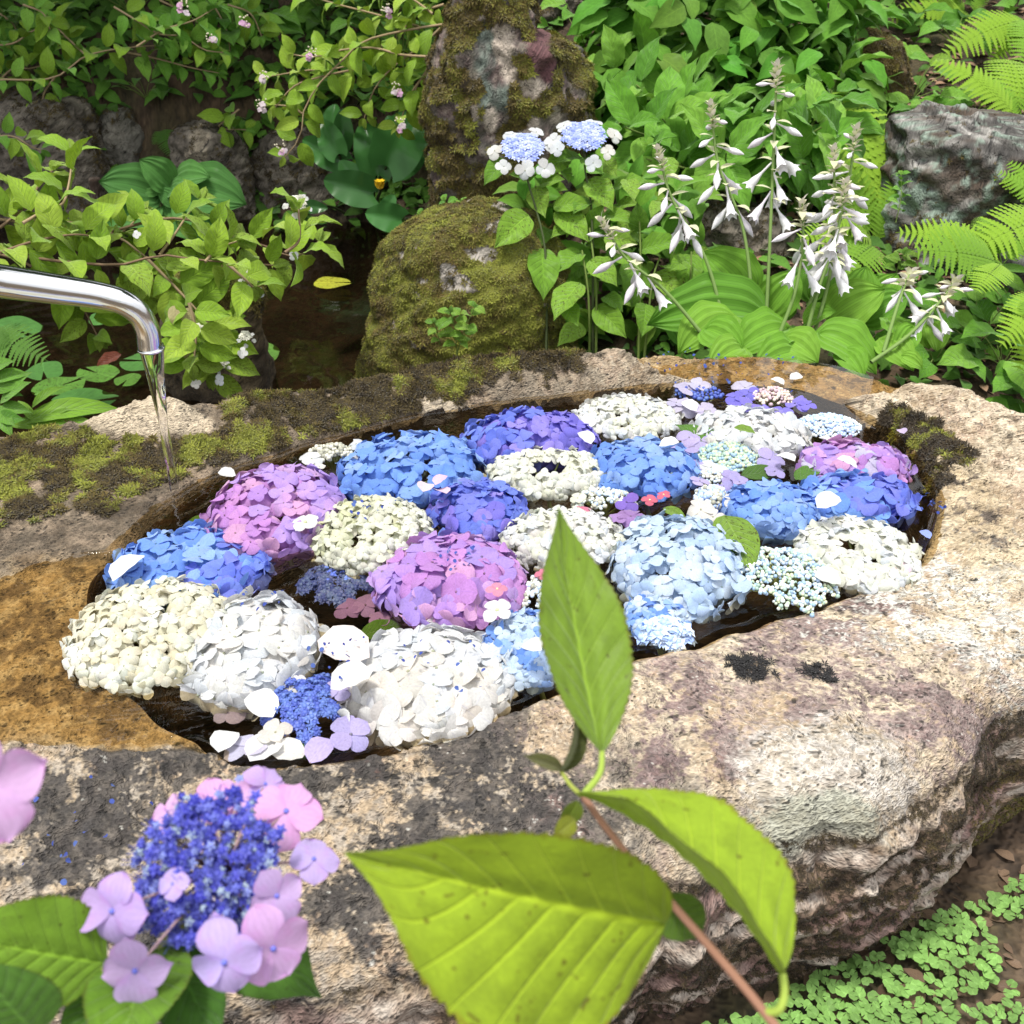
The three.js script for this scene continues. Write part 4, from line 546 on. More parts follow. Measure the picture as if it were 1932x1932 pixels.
looseFloret('coral-pink small bloom below the ivory panicle', 1100, 964, 0.026, [0.72, 0.22, 0.34], { y: 0.02, group: 'coral blooms' });
looseFloret('coral-pink small bloom above the grey-blue umbel', 1026, 1084, 0.026, [0.72, 0.22, 0.32], { y: 0.022, group: 'coral blooms' });
looseFloret('coral-pink small bloom stuck on the orchid-purple mophead', 938, 1112, 0.028, [0.74, 0.30, 0.42], { y: 0.045, group: 'coral blooms' });
loosePetal('lone white petal floating under the mossy rim by the jet', 428, 898, 0.026, WH);
loosePetal('pink petal on the sky-blue mophead beside a paler petal', 832, 908, 0.024, [0.70, 0.48, 0.66], 0.055);
loosePetal('pale pink petal on the lower edge of the sky-blue mophead', 802, 922, 0.028, [0.72, 0.60, 0.66], 0.04);
loosePetal('pink petal over the gap between sky-blue and blue-violet heads', 834, 932, 0.026, [0.72, 0.52, 0.62], 0.045);
loosePetal('white petal resting on the violet-blue mophead', 1104, 830, 0.030, WH, 0.035);
loosePetal('white petal beside the flat white panicle', 1110, 800, 0.028, WH, 0.012);
loosePetal('white petal resting on the sky-blue mophead in the middle', 1263, 842, 0.030, WH, 0.04);
loosePetal('white petal on the pinkish lilac mophead', 1596, 878, 0.030, WH, 0.045);
loosePetal('white petal above the pinkish lilac mophead', 1560, 838, 0.030, WH, 0.02);
loosePetal('broad white petal on the cornflower-blue mophead', 1562, 952, 0.036, WH, 0.05);
loosePetal('white petal touching the large white mophead at the dark gap', 1480, 868, 0.034, WH, 0.03);
loosePetal('white petal drifting on the far ochre shallow water', 1466, 722, 0.026, WH, 0.002);
loosePetal('white petal stranded on the far ochre stone', 1502, 714, 0.024, WH, 0.004);
loosePetal('single blue petal by the east water edge', 1745, 1010, 0.018, [0.28, 0.36, 0.78]);
loosePetal('pink petal at the tip of the flat ivory head', 1700, 1076, 0.024, [0.78, 0.48, 0.58], 0.01);
loosePetal('white petal beside the royal-blue lacecap', 494, 1336, 0.040, WH, 0.014);
loosePetal('blush veined petal between the two large white mopheads', 648, 1232, 0.062, [0.80, 0.72, 0.68], 0.03);
loosePetal('white petal with an orange blotch on the largest white mophead', 665, 1288, 0.048, WH, 0.04);
loosePetal('big white petal at the near edge beside the lilac floret', 498, 1420, 0.042, WH, 0.006);
loosePetal('white petal left of the lilac floret at the near edge'.replace(' left of', ' west of'), 425, 1402, 0.034, WH, 0.006);
looseFloret('sunken lilac floret beneath the white petal by the royal-blue lacecap', 436, 1340, 0.048, [0.46, 0.42, 0.66], { y: -0.008 });
looseFloret('sunken pale lilac floret under the royal-blue lacecap', 530, 1378, 0.05, [0.52, 0.46, 0.68], { y: -0.012 });
loosePetal('translucent shell-white petal at the near edge', 545, 1425, 0.036, [0.72, 0.70, 0.66], 0.002);
loosePetal('lilac petal at the near edge beside the shell-white one', 604, 1420, 0.034, [0.50, 0.42, 0.72], 0.003);
loosePetal('white petal at the west end of the bright blue mophead', 246, 1078, 0.052, [0.80, 0.80, 0.84], 0.02);
loosePetal('grey translucent petal over the beads by the flat ivory head', 1560, 1096, 0.036, [0.66, 0.70, 0.66], 0.018);
loosePetal('pale petal among the lilac florets at the far rim', 1300, 770, 0.03, [0.74, 0.72, 0.80], 0.014);
loosePetal('lilac petal stranded on the rim moss at the east', 1702, 815, 0.018, [0.55, 0.45, 0.66], 0.02);
loosePetal('white petal on the ice-blue head half behind the leaf', 1006, 1224, 0.026, WH, 0.05);
const M_LF = [leafMat([0.16, 0.34, 0.035]), leafMat([0.09, 0.20, 0.03]), leafMat([0.24, 0.40, 0.05], TEX_LEAF_SPOT), leafMat([0.12, 0.28, 0.035])];
function loosLeaf(label, px, py, qx, qy, m, y = 0.01, ys = 1) { const a = onY(px, py, y), b = onY(qx, qy, y + 0.004), o = solo('fallen_leaf', LEAF_BUSH[(px + qy) % 6], m, label, 'leaf'); put(o, a, b.clone().sub(a), V3((px % 3 - 1) * 0.2, 1, 0.25), [a.distanceTo(b) * 1.08, a.distanceTo(b) * 0.5, a.distanceTo(b) * ys]); return o; }
loosLeaf('bright green leaf tip showing between panicle and large white mophead', 1360, 840, 1278, 800, M_LF[3], 0.012);
loosLeaf('dark green serrated leaf beside the sage-green lacecap', 1398, 896, 1478, 888, M_LF[1], 0.01);
loosLeaf('green leaf piece between lilac and cornflower mopheads', 1500, 905, 1552, 878, M_LF[3], 0.012);
loosLeaf('long serrated yellow-green leaf beside the ice-blue mophead', 1366, 972, 1420, 1070, M_LF[2], 0.016, 0.95);
loosLeaf('small yellow-green leaf by the coral-red blooms', 1252, 958, 1292, 974, M_LF[2], 0.03);
loosLeaf('sunken green leaf between white and orchid-purple mopheads', 680, 1200, 760, 1172, M_LF[3], -0.012);
loosLeaf('sunken green leaf beside the bright blue mophead', 350, 990, 432, 984, M_LF[3], -0.01);
loosLeaf('green leaf under the royal-blue lacecap', 560, 1432, 604, 1392, M_LF[1], -0.004);
loosLeaf('tiny yellow leaf on top of the large white mophead', 1385, 806, 1428, 812, M_LF[2], 0.05);
loosLeaf('dark green leaf in the gap east of the flat ivory head', 1650, 985, 1690, 975, M_LF[1], -0.006);
{ // stray stamens and petal crumbs
  const r = rng(606), l = []; const spots = [[1300, 690, .16, 26], [1420, 700, .2, 26], [1360, 730, .12, 18], [640, 1290, .08, 22], [500, 1170, .07, 12], [850, 1290, .12, 16], [700, 1010, .05, 14], [860, 1100, .06, 20], [120, 1560, .12, 16], [250, 1640, .14, 14], [480, 1760, .08, 8], [1750, 950, .06, 16], [800, 760, .1, 12]];
  for (const [x, y, s, n] of spots) for (let k = 0; k < n; k++) { const p = onY(x, y, 0.006), a = r() * 6.283, q = Math.sqrt(r()) * s * 0.5; p.x += Math.cos(a) * q; p.z += Math.sin(a) * q; const rr = Math.hypot(p.x - BC.x, p.z - BC.z); p.y = y > 1450 ? 0.02 : (x > 480 && x < 900 && y > 1000 ? 0.046 : 0.004); l.push({ m: matrixOf(p, V3(r() - .5, 0.2, r() - .5), V3(r() - .5, 1, r() - .5), 0.003 + 0.004 * r()), c: INK[k % 3] }); }
  const o = mass(scene, 'blue_petal_crumbs', PETAL[0], M_PETAL_ANY, l); o.userData.label = 'scattered tiny blue petal crumbs on stone, water and petals'; o.userData.category = 'petal crumbs';
}

// ------------------------------------------------------------------ plants: builders
const jit = (r, k) => V3(r() - .5, r() - .5, r() - .5).multiplyScalar(2 * k);
const FACE = V3(0, 0.8, 0.55);
function leafOn(root, geo, m, A, B, N, wide = 1, name = 'leaf') { const L = A.distanceTo(B) * 1.08; return put(part(root, name, geo, m), A, B.clone().sub(A), N, [L, L, L * wide]); }
const pick = (r, a) => a[Math.floor(r() * a.length)];
function stemWith(root, r, pts, o) {  // a stem with opposite leaves; pts in the world
  const { r0 = 0.003, r1 = 0.0015, pairs = 5, t0 = 0.3, t1 = 1, len = [0.08, 0.11], geos = LEAF_BUSH, mats, stem = M_STEM, tip = true, lift = 0.35, facing = 0.35, single = false, thin = 1, name = 'leaf' } = o;
  const c = new THREE.CatmullRomCurve3(pts), loc = pts.map((p) => p.clone().sub(root.position));
  if (stem) part(root, 'stem', tube(loc, r0, r1, 14, 6), stem);
  const out = []; let spin = r() * 3.14;
  for (let k = 0; k < pairs; k++) {
    const t = lerp(t0, t1, pairs > 1 ? k / (pairs - 1) : 1), P = c.getPointAt(t), T = c.getTangentAt(t); spin += 1.5708 + (r() - .5) * 0.5;
    const s1 = T.clone().cross(Math.abs(T.y) > 0.9 ? V3(1, 0, 0) : V3(0, 1, 0)).normalize(), s2 = T.clone().cross(s1).normalize();
    for (const sg of single ? [k % 2 ? 1 : -1] : [1, -1]) {
      const O = s1.clone().multiplyScalar(Math.cos(spin) * sg).addScaledVector(s2, Math.sin(spin) * sg), L = lerp(len[0], len[1], r()) * (t > 0.93 ? 0.8 : 1), D = O.addScaledVector(T, lift).add(jit(r, 0.25)).add(V3(0, 0.05, 0)).normalize();
      const N = V3(0, 0.9, facing).add(T.clone().multiplyScalar(0.5)).add(jit(r, 0.25)), A = P.clone().addScaledVector(D, L * 0.12);
      out.push([A, D, N, L, pick(r, geos), pick(r, mats)]);
    }
  }
  if (tip) for (let k = 0; k < 3; k++) { const P = c.getPointAt(1), T = c.getTangentAt(1), D = T.clone().multiplyScalar(0.9).add(jit(r, 0.6)).normalize(); out.push([P, D, V3(0, 0.6, 0.7).add(jit(r, 0.4)), len[0] * 0.6, pick(r, geos), mats[mats.length - 1]]); }
  for (const [A, D, N, L, g, m] of out) put(part(root, name, g, m), A, D, N, [L, L, L * thin]);
  return c;
}
// greens
const G_LIME = [leafMat([0.30, 0.50, 0.03]), leafMat([0.36, 0.55, 0.04]), leafMat([0.25, 0.43, 0.025]), leafMat([0.42, 0.59, 0.06])];
const G_LIMES = [...G_LIME, leafMat([0.31, 0.47, 0.045], TEX_LEAF_SPOT)];
const G_MID = [leafMat([0.16, 0.41, 0.03]), leafMat([0.20, 0.47, 0.045]), leafMat([0.12, 0.33, 0.025]), leafMat([0.26, 0.52, 0.06])];
const G_FRESH = [leafMat([0.20, 0.41, 0.03]), leafMat([0.25, 0.46, 0.04], TEX_LEAF_SPOT), leafMat([0.23, 0.44, 0.035]), leafMat([0.28, 0.48, 0.05], TEX_LEAF_SPOT), leafMat([0.17, 0.36, 0.03])];
const G_DARK = [leafMat([0.13, 0.33, 0.03]), leafMat([0.15, 0.36, 0.035]), leafMat([0.17, 0.39, 0.04])];
const G_GLOSS = [0.85, 1, 1.2].map((k) => leafMat([0.035 * k, 0.13 * k, 0.024 * k], null, { clearcoat: 0.4, clearcoatRoughness: 0.22, transmission: 0.1 }));
const G_HOSTA = [leafMat([0.17, 0.39, 0.03], TEX_HOSTA), leafMat([0.21, 0.43, 0.04], TEX_HOSTA), leafMat([0.13, 0.33, 0.028], TEX_HOSTA)], G_HOSTA_DARK = [leafMat([0.075, 0.23, 0.045], TEX_HOSTA), leafMat([0.09, 0.26, 0.05], TEX_HOSTA)];
const G_FERN = [leafMat([0.27, 0.47, 0.03], TEX_HOSTA), leafMat([0.20, 0.40, 0.028], TEX_HOSTA)], G_PAD = [leafMat([0.085, 0.24, 0.05], TEX_LEAF, { transmission: 0.1, clearcoat: 0.5 }), leafMat([0.12, 0.28, 0.04], TEX_LEAF_SPOT, { transmission: 0.1, clearcoat: 0.5 }), leafMat([0.42, 0.42, 0.03], TEX_LEAF_SPOT, { transmission: 0.1 })];

// ------------------------------------------------------------------ the tall green hydrangea bush
{
  const r = rng(300), d0 = 3.0, bx = onD(1380, 420, d0).x, base = V3(bx, groundY(bx, -d0), -d0), root = thing('hydrangea_bush', 'tall dense green hydrangea bush without flowers behind the hosta spikes', 'shrub', base);
  const tips = [[1135, 40], [1190, 15], [1250, -10], [1330, -30], [1410, -25], [1500, -20], [1580, 10], [1620, 60], [1150, 110], [1215, 85], [1290, 60], [1370, 40], [1455, 55], [1540, 70], [1600, 120], [1140, 190], [1200, 160], [1275, 140], [1350, 120], [1420, 130], [1500, 140], [1570, 170], [1180, 240], [1250, 225], [1330, 205], [1400, 210], [1480, 220], [1550, 240], [1590, 260], [1290, 290], [1440, 285], [1520, 310], [1370, 290], [1220, 300], [1150, -60], [1230, -85], [1320, -100], [1410, -105], [1500, -90], [1590, -60], [1640, -10]];
  tips.forEach(([x, y], i) => { const dep = lerp(3.15, 2.62, smooth(-20, 300, y)) + (r() - .5) * 0.12, T = at(x, y, dep), B = base.clone().add(V3((r() - .5) * 0.3 + (T.x - base.x) * 0.35, 0, (r() - .5) * 0.3 + 0.1)); B.y = groundY(B.x, B.z);
    stemWith(root, r, [B, B.clone().lerp(T, 0.45).add(V3((r() - .5) * 0.06, 0.04, 0)), T], { r0: 0.005, r1: 0.002, pairs: i % 2 ? 4 : 3, t0: i % 2 ? 0.62 : 0.72, t1: 0.98, len: [0.12, 0.17], geos: LEAF_BUSH, mats: G_MID, lift: 0.3, facing: 0.45, tip: false }); });
  const l = []; for (let k = 0; k < 900; k++) { const P = at(1120 + 510 * r(), -110 + 490 * r(), 2.85 + 0.45 * r()); if (P.y < groundY(P.x, P.z) + 0.02) continue; l.push({ m: matrixOf(P, jit(r, 1).setY(-0.2), V3(0, 0.8, 0.4).add(jit(r, 0.5)), 0.10 + 0.05 * r()), c: [0.10 + 0.06 * r(), 0.28 + 0.12 * r(), 0.03] }); }
  mass(root, 'inner_foliage', LEAF_SMALL[1], M_FOLIAGE, l);
}
// ------------------------------------------------------------------ light green lacecap hydrangea between the boulder and the hostas
function lacecapFlower(root, P, N, R, mats, beadColors, r, nRing = 7, bead = 0.006, nb = 110) {
  const t = V3(1, 0, 0).cross(N).normalize(), s = N.clone().cross(t), l = [];
  for (let k = 0; k < nb; k++) { const a = k * 2.4, q = Math.sqrt((k + .5) / nb) * R * 0.62; l.push({ m: matrixOf(P.clone().addScaledVector(t, Math.cos(a) * q).addScaledVector(s, Math.sin(a) * q).addScaledVector(N, 0.012 * (1 - (q / R) ** 2) + 0.006 * r()), t, N, bead * (0.7 + 0.6 * r())), c: pick(r, beadColors) }); }
  mass(root, 'buds', STARB, M_BUD, l);
  for (let k = 0; k < nRing; k++) { const a = k / nRing * 6.283 + (r() - .5) * 0.5, q = R * (0.85 + 0.2 * r()), C = P.clone().addScaledVector(t, Math.cos(a) * q).addScaledVector(s, Math.sin(a) * q), M = N.clone().multiplyScalar(0.8).add(jit(r, 0.25)).addScaledVector(t, Math.cos(a) * 0.35).addScaledVector(s, Math.sin(a) * 0.35).add(V3(0, 0, 0.25)).normalize(); put(part(root, 'floret', pick(r, FLORET_FLAT), pick(r, mats)), C, jit(r, 1).cross(M), M, R * (0.52 + 0.16 * r())); }
}
{
  const r = rng(310), q = (x, y, dp) => at(906 + 0.2344 * x, 226 + 0.2344 * y, dp), b0 = at(1120, 640, 2.42), base = V3(b0.x, groundY(b0.x, b0.z), b0.z), root = thing('lacecap_hydrangea', 'yellow-green hydrangea with two white and blue lacecap flowers beside the boulder', 'hydrangea', base);
  const W = matsOf('white'), BL = [[0.22, 0.28, 0.62], [0.30, 0.36, 0.66], [0.40, 0.45, 0.66]];
  for (const pts of [[[540, 1700], [520, 1030], [455, 740], [385, 500], [345, 300]], [[930, 1720], [890, 660], [850, 450], [830, 220]], [[900, 1700], [870, 1400], [820, 1050]], [[950, 1720], [930, 1300], [880, 870]], [[1300, 1720], [1290, 1100], [1280, 760]], [[1650, 1600], [1690, 1300], [1700, 1060]], [[1330, 1700], [1400, 1240], [1450, 1100]]]) { const w = pts.map(([x, y], i) => q(x, y, 2.36)); w[0].y = Math.max(groundY(w[0].x, w[0].z), w[0].y - 0.25); part(root, 'stem', tube(w.map((p) => p.sub(base)), 0.0035, 0.002, 20, 6), pts.length > 3 ? M_STEM_DARK : M_STEM); }
  const LV = [[440, 540, 515, 760], [385, 760, 140, 990, 1.1], [590, 700, 850, 640, 1], [870, 480, 1060, 690, 1.1], [1050, 570, 1320, 440], [490, 1035, 520, 1400, 1.05], [415, 1200, 200, 1335], [820, 1060, 610, 1185], [820, 1170, 595, 1330], [800, 1310, 600, 1580, 1.1], [880, 1130, 1090, 1300, 1.1], [790, 840, 585, 910], [620, 720, 860, 950], [1000, 930, 1245, 990], [1275, 900, 1270, 700, 1.2], [1220, 740, 1160, 915], [1280, 1045, 1600, 960], [1200, 1150, 1285, 1440, 1.2], [1400, 1230, 1665, 1470], [1450, 1180, 1580, 1235], [930, 1495, 1160, 1730], [1330, 1480, 1320, 1710, 1.2], [825, 1650, 640, 1800], [1150, 1450, 1315, 1490], [1700, 1090, 1650, 1315, 1.2], [1700, 1080, 1895, 1130], [1720, 1270, 1805, 1380], [880, 870, 985, 690], [850, 1010, 960, 905], [700, 290, 555, 405], [810, 300, 630, 310], [230, 345, 40, 435], [400, 500, 260, 425], [390, 500, 425, 420], [830, 310, 980, 380], [1100, 700, 1240, 640], [1020, 760, 1180, 800], [590, 1600, 490, 1490], [860, 1000, 1000, 1010], [1090, 1080, 1240, 1140], [1000, 1420, 1130, 1480], [1480, 670, 1380, 720], [1560, 1080, 1600, 960], [1660, 1130, 1560, 1180], [880, 640, 760, 720], [1280, 960, 1160, 900], [690, 1480, 780, 1640], [860, 1240, 960, 1200], [480, 520, 660, 470], [620, 380, 720, 470], [1000, 330, 1090, 440], [1180, 480, 1240, 620], [1500, 300, 1540, 430], [560, 880, 480, 960]];
  LV.forEach(([a, b, c, e, w], i) => { const dp = 2.26 + 0.12 * r() + (i % 3) * 0.04; leafOn(root, pick(r, LEAF_BUSH), pick(r, G_FRESH), q(a, b, dp + 0.03), q(c, e, dp - 0.02), FACE.clone().add(jit(r, 0.3)), (w ?? 1) * 1.12); });
  const l = []; for (let k = 0; k < 200; k++) { const P = q(300 + 1500 * r(), 420 + 1300 * r(), 2.44 + 0.18 * r()); if (P.x < 0.06 && P.y < 0.0) continue; l.push({ m: matrixOf(P, jit(r, 1), V3(0, 0.8, 0.5).add(jit(r, 0.4)), 0.06 + 0.05 * r()), c: [0.13 + 0.08 * r(), 0.30 + 0.12 * r(), 0.035] }); } mass(root, 'inner_foliage', LEAF_SMALL[2], M_FOLIAGE, l);
  lacecapFlower(root, q(345, 255, 2.34), V3(0, 0.92, 0.4).normalize(), 0.072, W, BL, r, 7, 0.008, 120);
  lacecapFlower(root, q(830, 165, 2.34), V3(0, 0.92, 0.4).normalize(), 0.076, W, BL, r, 7, 0.008, 120);
}
// ------------------------------------------------------------------ hostas with white flower stalks
const TRUMPET = (() => { const N = 10, M = 18; return gridGeo(N, M, (i, j) => { const t = i / N, a = j / M * Math.PI * 2, lobe = 1 + 0.2 * Math.cos(a * 6) * smooth(0.72, 1, t), r = lerp(0.03, 0.04, t) + 0.085 * smooth(0.35, 0.75, t) + 0.075 * Math.pow(smooth(0.78, 1, t), 1.3), x = t - 0.12 * smooth(0.8, 1, t) * (1 - Math.cos(a * 6)) * 0.5; return { p: [x, Math.cos(a) * r * lobe, Math.sin(a) * r * lobe], uv: [t, j / M] }; }, true); })();
const BUDS = (() => { const N = 8, M = 8; return gridGeo(N, M, (i, j) => { const t = i / N, a = j / M * Math.PI * 2, r = 0.03 + 0.085 * Math.pow(Math.sin(Math.PI * smooth(0.25, 1.02, t)), 0.8); return { p: [t, Math.cos(a) * r * (t > 0.99 ? 0.1 : 1), Math.sin(a) * r * (t > 0.99 ? 0.1 : 1)], uv: [t, j / M] }; }, true); })();
const M_HFLOWER = [petalMat([0.88, 0.86, 0.89], { transmission: 0.2 }), petalMat([0.89, 0.88, 0.9], { transmission: 0.2 }), petalMat([0.86, 0.81, 0.88], { transmission: 0.2 })], M_BRACT = [leafMat([0.72, 0.72, 0.46], TEX_PETAL), leafMat([0.76, 0.71, 0.62], TEX_PETAL)], M_STALK = plain([0.15, 0.24, 0.06]), M_ANTHER = plain([0.5, 0.42, 0.2]);
function flowerStalk(root, pts, r, n = 9, L = 0.062, head = 0.5) {
  const loc = pts.map((p) => p.clone().sub(root.position)), st = part(root, 'flower_stalk', tube(loc, 0.0042, 0.0022, 26, 7), M_STALK), c = new THREE.CatmullRomCurve3(pts), top = c.getPointAt(1), T = c.getTangentAt(1); const sub = (name, geo, m, P, D, N, s) => { const o = part(st, name, geo, m); put(o, P, D, N, s); o.position.copy(P).sub(root.position); return o; };
  for (let k = 0; k < n; k++) { const t = lerp(1 - head, 0.93, k / (n - 1)), P = c.getPointAt(t), a = k * 2.3 + r() * 0.8, open = t < 1 - head * 0.5, droop = lerp(-1.35, 0.1, smooth(1 - head, 0.97, t)), D = V3(Math.cos(a), droop + (r() - .5) * 0.3, Math.sin(a) * 0.9 + 0.15).normalize(), s = L * (open ? 1 : lerp(0.9, 0.5, smooth(1 - head * 0.5, 1, t)));
    sub(open ? 'flower' : 'flower_bud', open && r() < 0.6 ? TRUMPET : BUDS, pick(r, M_HFLOWER), P.clone().addScaledVector(D, 0.004), D, V3(0, 1, 0.01), s);
    sub('bract', LEAF_LANCE[k % 4], M_BRACT[0], P, V3(Math.cos(a + 0.4), 0.3, Math.sin(a + 0.4)), V3(0, 1, 0), [L * 0.55, L * 0.55, L * 0.9]); }
  for (let k = 0; k < 22; k++) { const t = k / 22, a = k * 2.4, P = top.clone().addScaledVector(T, -0.05 * (1 - t)), D = T.clone().multiplyScalar(0.5 + 1.2 * t).add(V3(Math.cos(a), 0, Math.sin(a))).normalize(); sub('bract', LEAF_LANCE[k % 4], M_BRACT[k % 2], P, D, T.clone().add(V3(0, 0, 0.01)), [0.022, 0.022, 0.04]); }
}
{
  const r = rng(320), q = (x, y, dp) => at(1253 + 0.3906 * x, 0.3906 * y, dp), b = q(620, 1640, 2.2), root = thing('hosta', 'large bright green hosta with ribbed leaves and tall white flower spikes behind the basin', 'hosta', V3(b.x, groundY(b.x, b.z), b.z));
  const HL = [[400, 1450, 250, 1190, 1.1, 2.26], [490, 1515, 640, 1320, 1.0, 2.2], [480, 1530, -30, 1440, 0.75, 2.16], [735, 1450, 765, 1245, 1.15, 2.3], [800, 1545, 1045, 1375, 1.0, 2.22], [960, 1550, 1160, 1410, 1.0, 2.24], [750, 1610, 1070, 1720, 0.95, 2.08], [600, 1585, 365, 1640, 0.95, 2.1], [580, 1640, 735, 1700, 1.2, 2.06], [200, 1590, 370, 1650, 1.1, 2.08], [1050, 1640, 1205, 1750, 1.0, 2.08], [680, 1565, 785, 1475, 1.0, 2.16], [1080, 1540, 1180, 1650, 1.0, 2.14], [330, 1530, 80, 1610, .9, 2.12], [880, 1530, 1010, 1300, 1, 2.34], [540, 1540, 580, 1400, 1.1, 2.3], [1000, 1500, 1120, 1330, 1, 2.36], [250, 1490, 380, 1540, .9, 2.2], [640, 1700, 480, 1730, 1, 2.04], [860, 1700, 960, 1770, 1, 2.05], [380, 1680, 250, 1720, 1, 2.05]];
  for (const [a, y, c, e, w, dp] of HL) leafOn(root, pick(r, LEAF_HOSTA), pick(r, G_HOSTA), q(a, y, dp + 0.03), q(c, e, dp - 0.03), FACE.clone().add(jit(r, 0.22)), w * 1.1);
  const S = [[[490, 1600], [505, 1300], [525, 830], [545, 310]], [[440, 1600], [380, 1100], [262, 790], [225, 500]], [[300, 1600], [200, 1250], [30, 940], [-30, 715]], [[205, 1640], [0, 1400], [-190, 1240], [-305, 1060]], [[680, 1640], [745, 1400], [830, 1150], [878, 875]], [[720, 1630], [800, 1330], [822, 1050], [820, 715]], [[690, 1500], [800, 1200], [870, 1000], [930, 615]], [[540, 1660], [640, 1380], [672, 1100], [665, 975]]];
  S.forEach((pts, i) => flowerStalk(root, pts.map(([x, y], k) => q(x, y, [2.2, 2.21, 2.18, 2.12, 2.14, 2.16, 2.22, 2.12][i] - 0.02 * k)), r, [13, 12, 11, 9, 13, 15, 11, 7][i], 0.070, [0.5, 0.45, 0.42, 0.45, 0.5, 0.55, 0.6, 0.4][i]));
}
{
  const r = rng(330), q = (x, y, dp) => at(1253 + 0.3906 * x, 0.3906 * y, dp), b = q(1040, 1760, 2.05), root = thing('hosta', 'smaller hosta leaning east with a drooping white flower stalk near the fern', 'hosta', V3(b.x, groundY(b.x, b.z), b.z));
  for (const [a, y, c, e, w, dp] of [[1300, 1560, 1340, 1680, 1.2, 2.14], [1250, 1560, 1290, 1670, 1.2, 2.16], [1150, 1720, 1260, 1760, 1, 2.05], [1200, 1580, 1130, 1700, 1, 2.1]]) leafOn(root, pick(r, LEAF_HOSTA), pick(r, G_HOSTA), q(a, y, dp), q(c, e, dp - 0.02), FACE.clone().add(jit(r, 0.2)), w);
  flowerStalk(root, [[1000, 1750], [1180, 1620], [1330, 1460], [1412, 1345]].map(([x, y], k) => q(x, y, 2.06 + 0.02 * k)), r, 10, 0.058, 0.42);
  flowerStalk(root, [[1060, 1700], [1120, 1500], [1170, 1360], [1195, 1310]].map(([x, y], k) => q(x, y, 2.08 + 0.02 * k)), r, 6, 0.058, 0.3);
}
// ------------------------------------------------------------------ ferns
const FROND = [0, 1, 2].map((v) => { const r = rng(50 + v), gs = [], n = 16, bend = [-0.9, -0.6, -1.2][v], pts = []; let X = 0, Y = 0; for (let i = 0; i <= 40; i++) { const a = 0.35 + bend * i / 40; pts.push([X, Y, a]); X += Math.cos(a) / 40; Y += Math.sin(a) / 40; }
  gs.push(tube(pts.filter((_, i) => i % 4 === 0).map(([x, y]) => V3(x, y, 0)), 0.008, 0.002, 16, 5));
  for (let k = 0; k < n; k++) for (const sg of [1, -1]) { const t = 0.14 + 0.84 * (k + 0.5) / n, [x, y, a] = pts[Math.round(t * 40)], L = 0.205 * Math.pow(Math.sin(Math.PI * Math.pow(clamp(t * 0.94 + 0.02), 0.8)), 0.9) + 0.015, N = 8;
    const g = gridGeo(N * 2, 2, (i, j) => { const u = i / (N * 2), vv = j - 1, w = (0.005 + L * 0.19) * (1 - u * 0.82) * (i % 2 ? 1 : 0.5); return { p: [u * L, -0.12 * L * u * u + Math.abs(vv) * w * 0.25, vv * w], uv: [u, vv * .5 + .5] }; }); g.rotateY(-sg * (1.22 + 0.1 * r())); g.rotateZ(a); g.translate(x, y, 0); gs.push(g); }
  return mergeGeometries(gs); });
function fern(label, base, tips, seed, mats = G_FERN) { const r = rng(seed), root = thing('fern', label, 'fern', base); tips.forEach(([P, B], i) => { const A = B ?? base, L = A.distanceTo(P), N = V3(0, 0.8, 0.6).add(jit(r, 0.15)); put(part(root, 'frond', FROND[i % 3], mats[i % mats.length]), A, P.clone().sub(A), N, [L * 1.05, L * 1.05, L * (0.95 + 0.2 * r())]); }); return root; }
const onG = (px, py) => { let d = 1.2; for (let k = 0; k < 400; k++) { const p = onD(px, py, d); if (p.y <= groundY(p.x, p.z)) break; d += 0.015; } const p = onD(px, py, d); p.y = groundY(p.x, p.z); return p; };
fern('lime fern behind the hosta spikes at the grey rock', at(1650, 470, 2.75), [[at(1592, 150, 2.9)], [at(1535, 275, 2.75)], [at(1640, 235, 2.8)], [at(1690, 330, 2.7)], [at(1500, 460, 2.6)], [at(1590, 500, 2.5)], [at(1560, 400, 2.6)]], 401);
fern('lime fern spreading in front of the grey rock', at(1890, 500, 2.35), [[at(1704, 428, 2.3)], [at(1716, 480, 2.22)], [at(1760, 400, 2.4)], [at(1850, 400, 2.45)], [at(1836, 560, 2.2)], [at(1960, 430, 2.35)]], 402);
fern('lime fern reaching in from the east edge above the grey rock', at(1990, 420, 2.5), [[at(1838, 462, 2.3)], [at(1880, 330, 2.5)], [at(1872, 280, 2.55)], [at(1910, 300, 2.5)]], 403);
fern('tall lime fern with a long arching frond over the leaf litter', at(1925, 235, 3.0), [[at(1768, 104, 3.0)], [at(1860, 150, 3.05)], [at(1900, 60, 3.2)], [at(1980, 120, 3.0)]], 404);
fern('lime fern in the top corner of the slope', at(1830, 30, 3.7), [[at(1686, 26, 3.6)], [at(1740, -20, 3.7)], [at(1790, 30, 3.6)], [at(1870, -30, 3.7)]], 405);
fern('lime fern cascading at the upper east edge', at(1940, 40, 3.4), [[at(1790, 90, 3.3)], [at(1850, 60, 3.35)], [at(1880, 100, 3.3)], [at(1930, 110, 3.2)], [at(1960, -20, 3.4)]], 406);
fern('low fern frond at the east edge by the broad leaves', at(1960, 560, 2.2), [[at(1900, 640, 2.05)], [at(1925, 600, 2.1)], [at(1940, 680, 2.1)]], 407);
fern('small dark fern beside the lily pads', at(-30, 640, 2.3), [[at(75, 668, 2.15)], [at(20, 655, 2.2)], [at(30, 620, 2.3)]], 408, [leafMat([0.10, 0.24, 0.03], TEX_HOSTA)]);
